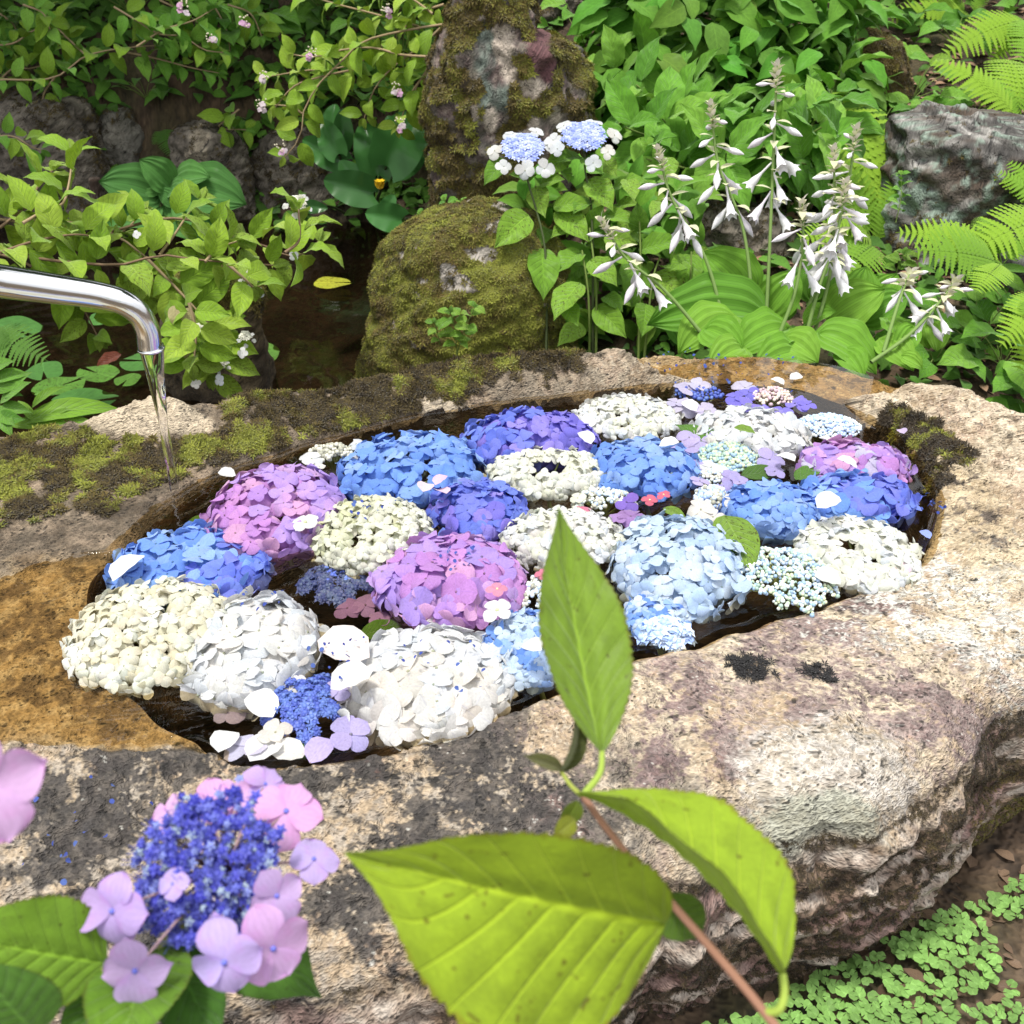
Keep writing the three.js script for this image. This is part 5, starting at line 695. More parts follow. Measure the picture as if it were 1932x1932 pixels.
fern('small fern on the shaded bank under the twig', at(312, 240, 3.75), [[at(318, 288, 3.65)], [at(290, 275, 3.7)], [at(335, 270, 3.7)]], 409, G_DARK);
// ------------------------------------------------------------------ shrubs over the pond
const PINKF = [floretMat([0.70, 0.42, 0.62]), floretMat([0.72, 0.62, 0.66])];
{
  const r = rng(340), q = (x, y, dp) => at(x * 0.4296, y * 0.4296, dp), root = thing('overhanging_shrub', 'lime-leaved thin-branched hydrangea shrub hanging over the pond behind the steel pipe', 'shrub', V3(-1.45, -0.29, -1.75));
  const B = [[[-150, 1060], [0, 1105], [290, 1150], [550, 1160], [700, 1120], [860, 1140], [1200, 1165]], [[-150, 930], [0, 965], [250, 970], [480, 1020], [640, 1130], [830, 1330], [930, 1420]], [[480, 1020], [720, 960], [850, 970], [960, 1020], [1150, 1075], [1300, 1130], [1400, 1060]], [[100, 980], [190, 930], [270, 900], [300, 820], [320, 670]], [[0, 1000], [120, 900], [180, 800], [230, 750]], [[700, 1120], [760, 1040], [840, 920], [880, 880]], [[1250, 1110], [1310, 1060], [1312, 920]], [[640, 1130], [760, 1250], [900, 1400], [980, 1480]], [[-100, 1090], [100, 1150], [250, 1240], [350, 1330], [430, 1480]], [[830, 1330], [860, 1450], [850, 1600]], [[900, 1390], [950, 1520], [940, 1640]], [[300, 1150], [450, 1080], [560, 1000], [620, 940]], [[0, 1110], [150, 1060], [330, 1030], [430, 1040]], [[900, 1150], [960, 1090], [1040, 1060]], [[500, 1160], [620, 1200], [700, 1260], [740, 1330]], [[1000, 1160], [1080, 1230], [1110, 1260]]];
  const np = [10, 12, 11, 5, 6, 3, 3, 8, 8, 7, 7, 7, 7, 5, 6, 3];
  B.forEach((pts, i) => stemWith(root, r, pts.map(([x, y], k) => q(x, y, 2.02 + 0.10 * (i % 3) + 0.02 * k)), { r0: 0.0035, r1: 0.0016, pairs: np[i], t0: 0.12, t1: 0.98, len: [0.065, 0.105], geos: [...LEAF_SMALL, ...LEAF_BUSH.slice(0, 3)], mats: G_LIMES, stem: i % 2 ? M_TWIG_PALE : M_TWIG, lift: 0.35, facing: 0.5, thin: 1.05 }));
  const W = matsOf('white');
  for (const [x, y, s] of [[1312, 905, 0.026], [1095, 1230, 0.018], [870, 1460, 0.018], [1080, 1490, 0.017], [970, 1610, 0.017]]) lacecapFlower(root, q(x, y, 2.12), V3(0.1, 0.85, 0.5).normalize(), s, W, ASH, r, 5, 0.0045, 40);
  for (const [x, y, s] of [[1135, 1285, 0.026], [1065, 1550, 0.026], [965, 1670, 0.026], [860, 1685, 0.024], [1290, 1125, 0.022], [600, 1030, 0.02]]) { const P = q(x, y, 2.08), N = V3(r() - .5, 0.5, 0.8).normalize(); put(part(root, 'floret', pick(r, FLORET_FLAT), pick(r, W)), P, jit(r, 1).cross(N), N, s); }
  for (const [x, y, x2, y2] of [[770, 1340, 790, 1440], [800, 1360, 850, 1420], [800, 1480, 815, 1570]]) leafOn(root, LEAF_BUSH[1], leafMat([0.62, 0.52, 0.30]), q(x, y, 2.05), q(x2, y2, 2.04), V3(0.2, 0.5, 0.8), 1.3, 'faded_leaf');
}
{
  const r = rng(350), q = (x, y, dp) => at(x * 0.4296, y * 0.4296, dp), root = thing('overhanging_shrub', 'arching lime-leaved twigs with tiny pink flowers beside the standing stone', 'shrub', V3(0.05, 0.12, -4.3));
  const B = [[[2000, 100], [1800, 130], [1581, 190], [1500, 270], [1400, 370], [1330, 500], [1320, 600], [1250, 690]], [[1580, 300], [1400, 340], [1290, 380], [1210, 470]], [[1700, 180], [1600, 260], [1480, 300], [1340, 310], [1160, 340]], [[1900, 250], [1760, 240], [1640, 210], [1500, 220], [1380, 250], [1290, 240]], [[1850, 120], [1640, 60], [1450, 10], [1330, -30]], [[2000, 60], [1850, 200], [1720, 300], [1640, 400], [1600, 520]], [[1900, 60], [1800, -10], [1700, -40]], [[1900, 260], [1860, 330], [1800, 420], [1750, 560]], [[1330, 500], [1280, 470], [1200, 460]], [[1950, 20], [1880, 40], [1820, 60], [1780, 120]], [[1900, 300], [1830, 380], [1820, 440]]];
  B.forEach((pts, i) => stemWith(root, r, pts.map(([x, y], k) => q(x, y, 3.02 + 0.10 * (i % 3) + 0.02 * k)), { r0: 0.004, r1: 0.0018, pairs: [12, 7, 9, 9, 9, 9, 6, 7, 4, 5, 4][i], t0: 0.1, t1: 0.98, len: [0.06, 0.10], geos: LEAF_SMALL, mats: G_LIME, stem: M_TWIG_PALE, lift: 0.4, facing: 0.5 }));
  for (const [x, y] of [[1150, 465], [1160, 340], [1230, 660], [930, 180], [1075, 110], [805, 40], [1370, 250], [1740, 400], [1760, 560], [1690, 60]]) { const P = q(x, y, 3.02), l = []; for (let k = 0; k < 3; k++) { const N = V3(r() - .5, 0.6, 0.7).normalize(); put(part(root, 'floret', pick(r, FLORET_FLAT), pick(r, PINKF)), P.clone().add(jit(r, 0.012)), jit(r, 1).cross(N), N, 0.022); } for (let k = 0; k < 12; k++) l.push({ m: matrixOf(P.clone().add(jit(r, 0.014)).add(V3(0, 0.012, 0)), V3(1, 0, 0), V3(0, 1, 0.01), 0.005), c: [0.6, 0.55, 0.4] }); mass(root, 'buds', BEAD, M_BUD, l); }
}
{
  const r = rng(360), q = (x, y, dp) => at(x * 0.4296, y * 0.4296, dp), root = thing('overhanging_shrub', 'green small-leaved shrub with long twigs at the top above the dark bank', 'shrub', V3(-1.2, 0.3, -4.6));
  const B = [[[-100, 360], [0, 350], [240, 340], [380, 245], [600, 205], [700, 200]], [[380, 245], [330, 200], [250, 120], [200, 60]], [[240, 340], [190, 420], [195, 560], [150, 620]], [[600, 205], [720, 130], [850, 90], [950, 30]], [[-80, 200], [60, 190], [160, 130], [280, 160], [340, 200]], [[0, 350], [60, 300], [130, 300], [210, 280]], [[500, 30], [600, 90], [700, 150], [800, 160], [900, 220], [980, 230]], [[900, -30], [960, 60], [1000, 150], [1010, 230]], [[700, 0], [820, 60], [880, 110]], [[100, 20], [190, 60], [220, 130]], [[1000, 20], [1100, 60], [1150, 160]], [[0, 60], [60, 110], [90, 200]], [[-40, 600], [60, 600], [130, 640], [180, 660]], [[560, 230], [700, 260], [850, 300], [960, 320]], [[1050, 480], [1000, 520], [960, 560], [1080, 570]]];
  B.forEach((pts, i) => stemWith(root, r, pts.map(([x, y], k) => q(x, y, 3.25 + 0.12 * (i % 3) + 0.02 * k)), { r0: 0.0035, r1: 0.0016, pairs: [11, 8, 7, 8, 10, 7, 11, 8, 7, 6, 7, 7, 6, 8, 6][i], t0: 0.1, t1: 0.98, len: [0.06, 0.10], geos: LEAF_SMALL, mats: i % 4 === 3 ? G_MID : [G_LIME[0], G_LIME[2], G_MID[3], G_MID[1]], stem: M_TWIG_PALE, lift: 0.4, facing: 0.5 }));
}
// ------------------------------------------------------------------ pond plants
{
  const r = rng(370), q = (x, y, dp) => at(377 + 0.2539 * x, 113 + 0.2539 * y, dp), b = onY(690, 440, POND.y - 0.1), root = thing('pond_lily', 'dark glossy upright pond-lily leaves with one yellow flower by the standing stone', 'pond lily', b);
  const L = [[1390, 790, 1610, 400, 1.05, 3.3], [1315, 860, 1220, 470, 0.95, 3.34], [1030, 700, 915, 460, 1, 3.36], [1060, 640, 1060, 380, 0.9, 3.42], [1065, 760, 765, 595, 0.8, 3.4], [1290, 990, 930, 895, 0.95, 3.24], [1205, 970, 1050, 760, 1.1, 3.34], [1500, 1190, 1240, 1140, 1, 3.2], [1385, 1110, 1440, 1010, 1.3, 3.26], [1480, 820, 1680, 620, .9, 3.4], [1470, 620, 1400, 420, .9, 3.46], [1180, 900, 1330, 960, .8, 3.38], [800, 1090, 935, 1100, .9, 3.3], [980, 560, 1000, 330, .9, 3.45]];
  for (const [x, y, x2, y2, w, dp] of L) { const A = q(x, y, dp + 0.02), C = q(x2, y2, dp); leafOn(root, pick(r, LEAF_POND), pick(r, G_GLOSS), A, C, V3(-0.25 + r() * 0.5, 0.35, 0.95), w * 1.1); part(root, 'petiole', tube([V3(0.02 * r(), 0, 0), A.clone().sub(b).multiplyScalar(0.55).add(V3(0, 0.04, 0)), A.clone().sub(b)], 0.005, 0.004, 10, 6), M_STEM_DARK); }
  const F = q(1340, 965, 3.22), y = petalMat([0.85, 0.58, 0.02], { transmission: 0.15 }); for (let k = 0; k < 6; k++) { const a = k * 1.047, D = V3(Math.cos(a), 1.3, Math.sin(a)); put(part(root, 'petal', PETAL[k % 3], y), F, D, V3(-Math.cos(a) * .7, 1, -Math.sin(a) * .7), 0.034); } const h = BEAD.clone(); h.scale(0.016, 0.014, 0.016); part(root, 'flower_centre', h, plain([0.7, 0.45, 0.03])).position.copy(F).sub(b).add(V3(0, 0.008, 0)); part(root, 'petiole', tube([V3(0, 0, 0), F.clone().sub(b).multiplyScalar(0.5), F.clone().sub(b)], 0.005, 0.004, 8, 6), M_STEM_DARK);
}
const PADG = [0, 1, 2].map((v) => gridGeo(8, 40, (i, j) => { const t = i / 8, a = 0.16 + (j / 40) * (6.283 - 0.32), w = 1 + 0.04 * Math.sin(a * 5 + v * 2); return { p: [Math.cos(a) * 0.5 * t * w, 0.03 * t * t * Math.sin(a * (2 + v) + v), Math.sin(a) * 0.42 * t * w], uv: [0.5 + 0.5 * t * Math.cos(a), 0.5 + 0.5 * t * Math.sin(a)] }; }));
[['yellowing lily pad alone on the dark open water', 628, 533, 70, 2, 0.02], ['largest lily pad behind the falling jet with a browned edge', 473, 668, 130, 1], ['yellow-brown lily pad edge peeping from under the largest one', 456, 706, 52, 2], ['lily pad at the west edge above the small fern', 22, 620, 118, 0], ['half hidden lily pad under the bend of the pipe', 205, 597, 80, 0], ['lily pad just left open by the hanging leaves near the jet'.replace('just left open by', 'among'), 285, 680, 112, 0], ['lily pad pointing north beside the blade-like leaf', 82, 700, 84, 0], ['long lily pad in the middle of the west group', 112, 728, 100, 1], ['speckled lily pad under the jet bend', 185, 704, 84, 1], ['small round lily pad next to the jet', 240, 716, 56, 1], ['wet shiny lily pad closest to the rim moss', 155, 758, 130, 0], ['dark lily pad under the lower twigs by the jet', 330, 712, 70, 0], ['pale wet lily pad at the rim behind the light lump', 400, 700, 70, 0]].forEach(([label, x, y, w, m, lift = 0.004], i) => { const p = onY(x, y, POND.y + lift), s = w * depthOf(p) / FOC, o = solo('lily_pad', PADG[i % 3], G_PAD[m], label, 'lily pad', 'lily pads on the pond'); o.position.copy(p); o.rotation.y = i * 1.9; o.scale.set(s, s, s); });
{ const a = onY(228, 668, POND.y + 0.012), c = onY(182, 690, POND.y + 0.006); const o = solo('fallen_leaf', LEAF_BUSH[2], leafMat([0.22, 0.05, 0.025]), 'rust-red fallen leaf floating beside the lily pads', 'leaf'); put(o, a, c.clone().sub(a), V3(0.2, 1, 0.3), [a.distanceTo(c) * 1.1, a.distanceTo(c) * 1.1, a.distanceTo(c)]); }
function tuftPlant(name, label, cat, base, leaves, geos, mats, seed, wide = 1, stemR = 0.002) { const r = rng(seed), root = thing(name, label, cat, base); for (const [A, C, N] of leaves) { leafOn(root, pick(r, geos), pick(r, mats), A, C, N ?? FACE.clone().add(jit(r, 0.3)), wide); if (stemR && A.distanceTo(base) > 0.03) part(root, 'stem', tube([V3(0, 0, 0), A.clone().sub(base).multiplyScalar(0.55).add(V3(0, 0.01, 0)), A.clone().sub(base)], stemR, stemR * 0.7, 6, 5), M_STEM); } return root; }
{ const D = 3.35, P = (x, y, k = 0) => at(x, y, D + k), B = onG(310, 400); tuftPlant('hosta', 'dark blue-green hosta clump on the shaded bank beside the wooden post', 'hosta', B, [[[300, 370], [198, 330]], [[290, 385], [196, 412]], [[320, 350], [278, 302]], [[330, 345], [378, 322]], [[350, 360], [445, 358]], [[345, 375], [405, 408]], [[320, 360], [345, 345]], [[305, 350], [240, 350]], [[335, 385], [300, 355]], [[330, 395], [395, 440]], [[300, 395], [250, 400]], [[310, 390], [330, 425]], [[300, 345], [255, 325]]].map(([a, b], i) => [P(a[0], a[1], 0.06), P(b[0], b[1], -0.06 + 0.01 * i), V3(0, 0.75, 0.65)]), LEAF_HOSTA, G_HOSTA_DARK, 501, 1.25); }
{ const a = onD(196, 425, 3.42), c = onD(177, 336, 3.42), root = thing('wooden_post', 'short lichen-spotted wooden stake leaning on the dark bank', 'post', a); const g = gridGeo(30, 28, (i, j) => { const t = i / 30, q = j / 28 * Math.PI * 2, k = t > 0.93 ? (1 - t) / 0.07 : 1, P = V3(0, 0, 0).lerp(c.clone().sub(a), Math.min(t, 0.93) / 0.93), r = 0.018 * k * (1 + 0.12 * noise(Math.cos(q) * 2, t * 9, Math.sin(q) * 2)), f = fbm2(Math.cos(q) * 1.5, t * 5, Math.sin(q) * 1.5); return { p: [P.x + Math.cos(q) * r, P.y, P.z + Math.sin(q) * r], uv: [q, t], c: mix3([0.10, 0.06, 0.04], [0.34, 0.28, 0.23], smooth(0.0, 0.4, f)) }; }, true, true); g.index.array.reverse(); g.computeVertexNormals(); part(root, 'stake', g, stoneMat()); }
{ const P = (x, y, d) => at(x, y, d); tuftPlant('lance_leaf_plant', 'glossy lance-leaved plant at the west edge above the rim moss', 'plant', V3(-1.1, -0.3, -1.7), [[[0, 760], [50, 720]], [[-10, 740], [40, 700]], [[-10, 720], [35, 692]], [[0, 770], [42, 765]], [[0, 780], [25, 800]], [[10, 750], [30, 735]], [[-20, 700], [20, 680]], [[-10, 790], [40, 790]], [[0, 765], [20, 820]]].map(([a, b]) => [P(a[0], a[1], 1.95), P(b[0], b[1], 1.92)]), LEAF_LANCE, [G_MID[2], G_DARK[2]], 502, 1.5); }
{ const P = (x, y, d) => at(x, y, d); tuftPlant('blade_plant', 'bright green blade-like leaves arching over the lily pads', 'plant', V3(-1.05, -0.32, -1.85), [[[40, 800], [212, 738]], [[60, 770], [108, 715]], [[20, 805], [170, 790]], [[70, 800], [30, 745]], [[90, 790], [130, 770]]].map(([a, b]) => [P(a[0], a[1], 2.0), P(b[0], b[1], 2.0), V3(0.1, 0.9, 0.4)]), LEAF_LANCE, [G_FRESH[0], G_FRESH[2]], 503, 0.9, 0); }

// ------------------------------------------------------------------ small plants of the slope and the bank
function herb(label, px, py, h, n, len, geos, mats, seed, o = {}) { // leafy herb growing at a pixel of the ground
  const r = rng(seed), B = onG(px, py), root = thing(o.name ?? 'herb', label, o.cat ?? 'plant', B);
  for (let k = 0; k < n; k++) { const a = k * 2.4 + r(), q = (o.spread ?? 0.09) * Math.sqrt((k + 0.5) / n), A = B.clone().add(V3(Math.cos(a) * q, h * (0.5 + 0.5 * r()) * (1 - 0.4 * k / n), Math.sin(a) * q)), D = V3(Math.cos(a), 0.15 + (r() - .5) * 0.4, Math.sin(a)), L = len * (0.75 + 0.5 * r()), N = V3(0, 0.9, 0.4).add(jit(r, 0.2)); put(part(root, 'leaf', pick(r, geos), pick(r, mats)), A, D, N, [L, L, L * (o.wide ?? 1.15)]); part(root, 'stem', tube([V3(0, 0, 0), A.clone().sub(B).multiplyScalar(0.6).add(V3(0, 0.01, 0)), A.clone().sub(B)], 0.0018, 0.0012, 5, 5), M_STEM); }
  return root;
}
const H = [
  ['broad-leaved herb at the east edge behind the rim', 1890, 690, 0.10, 9, 0.11, LEAF_BUSH, G_MID], ['broad-leaved herb below the low fern frond', 1840, 660, 0.12, 8, 0.10, LEAF_BUSH, G_MID], ['round-leaved herb under the drooping hosta stalk', 1760, 690, 0.08, 8, 0.07, LEAF_SMALL, G_MID], ['leafy herb at the east edge over the rim corner', 1925, 740, 0.08, 8, 0.09, LEAF_BUSH, G_MID],
  ['tongue-leaved rosette beneath the fern by the grey rock', 1830, 520, 0.05, 9, 0.11, LEAF_LANCE, [G_DARK[2], G_FRESH[4]]], ['small herb in front of the grey rock foot', 1880, 545, 0.06, 8, 0.07, LEAF_SMALL, G_DARK], ['leafy sprout between fern fronds at the east edge', 1915, 610, 0.10, 7, 0.08, LEAF_BUSH, G_MID],
  ['whorled light herb on the leaf litter slope', 1720, 190, 0.12, 9, 0.08, LEAF_SMALL, G_FRESH], ['blue-green herb patch above the grey rock', 1750, 228, 0.07, 10, 0.09, LEAF_BUSH, G_MID], ['blue-green herb behind the top of the grey rock', 1840, 222, 0.07, 10, 0.09, LEAF_BUSH, G_MID], ['green herb beside the bush and the mossy block', 1660, 250, 0.08, 8, 0.08, LEAF_BUSH, G_MID],
  ['low herb at the top of the slope under the ferns', 1720, 70, 0.10, 10, 0.10, LEAF_BUSH, G_MID], ['leafy herb high on the slope beside the fern', 1800, 85, 0.10, 10, 0.09, LEAF_SMALL, G_MID], ['leafy herb at the very top beside the green bush', 1660, 40, 0.14, 10, 0.10, LEAF_BUSH, G_MID], ['herb with oval leaves at the top centre of the slope', 1745, 20, 0.12, 10, 0.11, LEAF_BUSH, G_MID],
  ['herb low on the litter slope by the arching frond', 1880, 200, 0.08, 8, 0.08, LEAF_SMALL, G_FRESH], ['tiny seedling patch at the foot of the light hydrangea', 1090, 660, 0.03, 12, 0.035, LEAF_SMALL, G_MID],
  ['shrubby herb on the bank in the top corner', 40, 90, 0.2, 16, 0.13, LEAF_BUSH, G_DARK], ['leafy plant on the bank below the long twig', 150, 300, 0.10, 12, 0.08, LEAF_BUSH, G_DARK], ['leafy plant behind the pond under the pink-flowered twigs', 440, 130, 0.25, 18, 0.14, LEAF_BUSH, G_DARK], ['narrow-leaved plant between the bank rocks', 280, 205, 0.1, 10, 0.09, LEAF_LANCE, G_DARK], ['sparse pale plant on the dark rock by the pond', 410, 310, 0.06, 7, 0.07, LEAF_SMALL, [G_FRESH[4]]],
  ['green plant behind the standing stone', 760, 130, 0.25, 18, 0.12, LEAF_BUSH, G_DARK], ['leafy plant at the top beside the standing stone', 790, 40, 0.25, 16, 0.12, LEAF_BUSH, [G_DARK[2], G_MID[2]]], ['mid-green plant at the top centre above the pond', 620, 40, 0.25, 18, 0.12, LEAF_BUSH, [G_DARK[2], G_MID[2]]], ['leafy plant at the top west of the bank', 250, 30, 0.25, 18, 0.13, LEAF_BUSH, [G_DARK[2], G_MID[2]]], ['bushy plant right of the tall bush top'.replace(' right', ' east'), 1640, 140, 0.10, 9, 0.09, LEAF_BUSH, G_MID], ['low shaded plant under the glossy pond leaves', 560, 330, 0.08, 12, 0.06, LEAF_SMALL, G_DARK], ['ivy-like plant behind the glossy pond leaves', 700, 215, 0.12, 14, 0.09, LEAF_POND, G_DARK], ['leafy seedlings behind the standing stone edge', 1110, 120, 0.2, 12, 0.10, LEAF_BUSH, G_MID],
];
H.forEach((a, i) => herb(a[0], a[1], a[2], a[3], a[4], a[5], a[6], a[7], 700 + i, { spread: a[3] * 0.9 + 0.03 }));
function sprig(label, base, tip, n, len, seed, mats = G_FRESH) { const r = rng(seed), root = thing('sprig', label, 'seedling', base); stemWith(root, r, [base, base.clone().lerp(tip, 0.5).add(jit(r, 0.008)), tip], { r0: 0.0014, r1: 0.0008, pairs: n, t0: 0.25, len: [len * 0.8, len * 1.2], geos: LEAF_SMALL, mats, lift: 0.3, facing: 0.7, thin: 1.25 }); return root; }
sprig('light green seedling growing out of the boulder face', at(862, 668, 2.22), at(850, 590, 2.16), 6, 0.035, 801);
sprig('second seedling branch leaning east on the boulder face', at(862, 668, 2.22), at(895, 580, 2.16), 5, 0.032, 802);
sprig('short seedling low on the boulder face', at(830, 650, 2.22), at(820, 610, 2.18), 4, 0.028, 803);
sprig('tiny leafy sprig on top of the boulder by the stone', at(845, 405, 2.62), at(838, 378, 2.6), 4, 0.03, 804, G_MID);
sprig('tiny leafy sprig on the boulder shoulder', at(800, 430, 2.55), at(795, 405, 2.53), 4, 0.03, 805, G_MID);
sprig('leafy sprig on the boulder top below the standing stone', at(880, 408, 2.62), at(874, 380, 2.6), 4, 0.032, 806, G_MID);
sprig('tiny sprig at the boulder corner over the pond', at(755, 475, 2.5), at(750, 458, 2.48), 3, 0.024, 807, G_MID);
sprig('creeping sprig on the west edge of the grey rock', at(1690, 420, 2.55), at(1700, 330, 2.55), 7, 0.03, 808, G_MID);
sprig('yellow-green sprig at the foot of the grey rock', at(1690, 520, 2.4), at(1705, 480, 2.38), 4, 0.045, 809);
// a mat of low leaves on the bank, the hill and the slope: nobody could count it
{
  const r = rng(900), l = [], tries = 44000;
  for (let k = 0; k < tries; k++) {
    const x = -4.5 + 9.5 * r(), d = 1.1 + 7.9 * Math.pow(r(), 1.2); if (Math.abs(x) > 1.6 + d * 0.62 || (d < 2.0 && x < 1.15)) continue; if (pondEdge(x, -d) < 1.0) continue; const w = d > 3.5 || x > 0.25 ? 1 : 0.3; const litter = smooth(1.25, 0.55, Math.hypot((x - 1.55) / 0.75, (d - 3.45) / 0.8) + 0.35 * fbm(x * 3, 8, d * 3)); if (r() > w * (1 - 0.85 * litter)) continue;
    if (x < 0.2 && d < 4.4 && fbm(x * 2.2, 4, d * 2.2) > 0.16) continue;
    const far = smooth(3.6, 5, d), y = groundY(x, -d) + (0.01 + 0.10 * r() * (0.3 + far) + 0.5 * far * r() * smooth(-0.2, 0.4, fbm2(x, 0, d))) , g = 0.5 + 0.8 * r(); const c = mix3([0.09, 0.24, 0.028], [0.16, 0.36, 0.04], r()).map((v) => v * g);
    const a = r() * 6.283; l.push({ m: matrixOf(V3(x, y, -d), V3(Math.cos(a), (r() - .5) * 0.7, Math.sin(a)), V3(0, 0.9, 0.45).add(jit(r, 0.4)), (0.035 + 0.05 * r()) * (1 + 0.8 * far)), c });
  }
  const o = mass(scene, 'undergrowth', LEAF_TINY[0], M_FOLIAGE, l); tag(o, 'low mixed leafy undergrowth covering the bank and the slope', 'undergrowth');
}
{
  const r = rng(910), l = []; for (let k = 0; k < 4200; k++) { const x = 0.25 + 2.4 * r(), d = 2.0 + 2.6 * r(), y = groundY(x, -d) + 0.004, a = r() * 6.283, g = 0.6 + 0.8 * r(); l.push({ m: matrixOf(V3(x, y, -d), V3(Math.cos(a), (r() - .5) * 0.4, Math.sin(a)), V3(0, 1, 0).add(jit(r, 0.35)), 0.02 + 0.035 * r()), c: mix3([0.16, 0.085, 0.045], [0.34, 0.22, 0.15], r()).map((v) => v * g) }); }
  const o = mass(scene, 'fallen_leaves', LEAF_TINY[1], new THREE.MeshPhysicalMaterial({ color: 0xffffff, roughness: 0.95, side: THREE.DoubleSide }), l); tag(o, 'dry brown leaf litter on the slope among the ferns', 'leaf litter');
}
{
  const r = rng(905), l = []; for (let k = 0; k < 30000; k++) { const x = -4 + 4.4 * r(), d = 3.7 + 2.9 * r(); if (Math.abs(x) > 0.6 + d * 0.62) continue; const h = 0.55 * r() * r() * smooth(4.0, 4.6, d) + 0.02, cl = fbm(x * 1.6, 7, d * 1.6, 3); if (cl < -0.42 && d < 4.3) continue; if (cl < -0.3 && d < 4.9) continue; const y = groundY(x, -d) + h * (0.6 + cl), g = 0.6 + 0.8 * r(), a = r() * 6.283; l.push({ m: matrixOf(V3(x, y, -d), V3(Math.cos(a), (r() - .5) * 0.6 - 0.2, Math.sin(a)), V3(0, 0.9, 0.5).add(jit(r, 0.35)), 0.045 + 0.055 * r()), c: mix3([0.09, 0.24, 0.028], [0.16, 0.36, 0.04], r()).map((v) => v * g) }); }
  const o = mass(scene, 'undergrowth', LEAF_TINY[3], M_FOLIAGE, l); tag(o, 'dense green leafy thicket on the bank behind the pond', 'undergrowth');
}
{ // the high arching crowns of the bank shrubs, above the top of the picture: they shade the bank
  const r = rng(960), spots = [[-2.7, 4.1, 1.2], [-1.75, 4.15, 1.2], [-0.8, 4.3, 1.2], [-3.5, 3.7, 1.2], [-2.2, 5.0, 1.5], [-1.2, 5.1, 1.5], [-0.2, 5.3, 1.5], [0.4, 5.8, 1.7], [-3.3, 4.8, 1.5]];
  spots.forEach(([x, d, h], i) => { const B = V3(x - 0.2, groundY(x - 0.2, -d - 0.5), -d - 0.5), root = thing('bank_shrub', 'tall arching shrub whose crown overhangs the shaded pond bank', 'shrub', B, 'shrubs overhanging the bank'), C = V3(x, h, -d + 0.1), st = []; for (let k = 0; k < 6; k++) { const a = k * 1.05; st.push(tube([V3(0, 0, 0), V3(Math.cos(a) * 0.15, (h - B.y) * 0.6, Math.sin(a) * 0.15), C.clone().add(V3(Math.cos(a) * 0.5, 0.1, Math.sin(a) * 0.4)).sub(B)], 0.012, 0.004, 10, 6)); } part(root, 'stem', mergeGeometries(st), M_TWIG);
    const l = []; for (let k = 0; k < 2600; k++) { const q = jit(r, 1).normalize().multiplyScalar(Math.cbrt(r())), P = C.clone().add(V3(q.x * 0.85, q.y * 0.42, q.z * 0.75)); if (P.y < 0.88 + P.z * 0.105) continue; l.push({ m: matrixOf(P, jit(r, 1), V3(0, 1, 0).add(jit(r, 0.5)), 0.08 + 0.05 * r()), c: mix3([0.09, 0.24, 0.03], [0.15, 0.34, 0.04], r()) }); } mass(root, 'foliage', LEAF_TINY[1], M_FOLIAGE, l); });
}
// cress-like ground cover at the foot of the basin
const CRESS = gridGeo(3, 14, (i, j) => { const t = i / 3, a = 0.13 + j / 14 * 6.02, w = 1 + 0.09 * Math.cos(a * 5); return { p: [Math.cos(a) * 0.5 * t * w, 0.10 * t * (1 - t) + 0.03 * Math.sin(a * 3) * t, Math.sin(a) * 0.5 * t * w], uv: [t * 0.5, 0.3 + 0.4 * j / 14] }; });
{
  const r = rng(920), l = [], kept = []; for (let k = 0; k < 22000; k++) { const px = 1330 + 680 * r(), py = 1660 + 420 * r(), edge = 1932 - (px - 1380) * 0.50, P0 = onY(px, py, -0.28), cl = fbm(P0.x * 11, 2, P0.z * 11, 3); if (py < edge - 10 + 26 * cl) continue; if (px > 1800 && cl < 0.05) continue; if (cl < -0.22) continue;
    if (kept.some((q) => Math.abs(q.x - P0.x) < 0.02 && Math.hypot(q.x - P0.x, q.z - P0.z) < 0.0076)) continue; kept.push(P0);
    const P = V3(P0.x, groundY(P0.x, P0.z) + 0.012 + 0.014 * r(), P0.z), g = 0.75 + 0.5 * r(); l.push({ m: matrixOf(P, V3(r() - .5, 0.1 * r(), r() - .5), V3((r() - .5) * 0.7, 1, (r() - .5) * 0.7 + 0.2), 0.0085 + 0.0055 * r()), c: [0.26 * g, 0.47 * g, 0.13 * g] }); }
  const o = mass(scene, 'ground_cover', CRESS, M_FOLIAGE, l); tag(o, 'bright green round-leaved cress carpet on the wet soil by the basin foot', 'ground cover');
  const l2 = []; for (let k = 0; k < 260; k++) { const P0 = onY(1380 + 620 * r(), 1600 + 420 * r(), -0.28); l2.push({ m: matrixOf(V3(P0.x, groundY(P0.x, P0.z) + 0.004, P0.z), jit(r, 1).setY(0), V3(0, 1, 0).add(jit(r, 0.3)), 0.012 + 0.02 * r()), c: mix3([0.10, 0.055, 0.035], [0.30, 0.19, 0.14], r()) }); } const o2 = mass(scene, 'fallen_leaves', LEAF_TINY[2], M_FOLIAGE, l2); tag(o2, 'small brown leaf scraps on the dark soil at the basin foot', 'leaf litter');
}
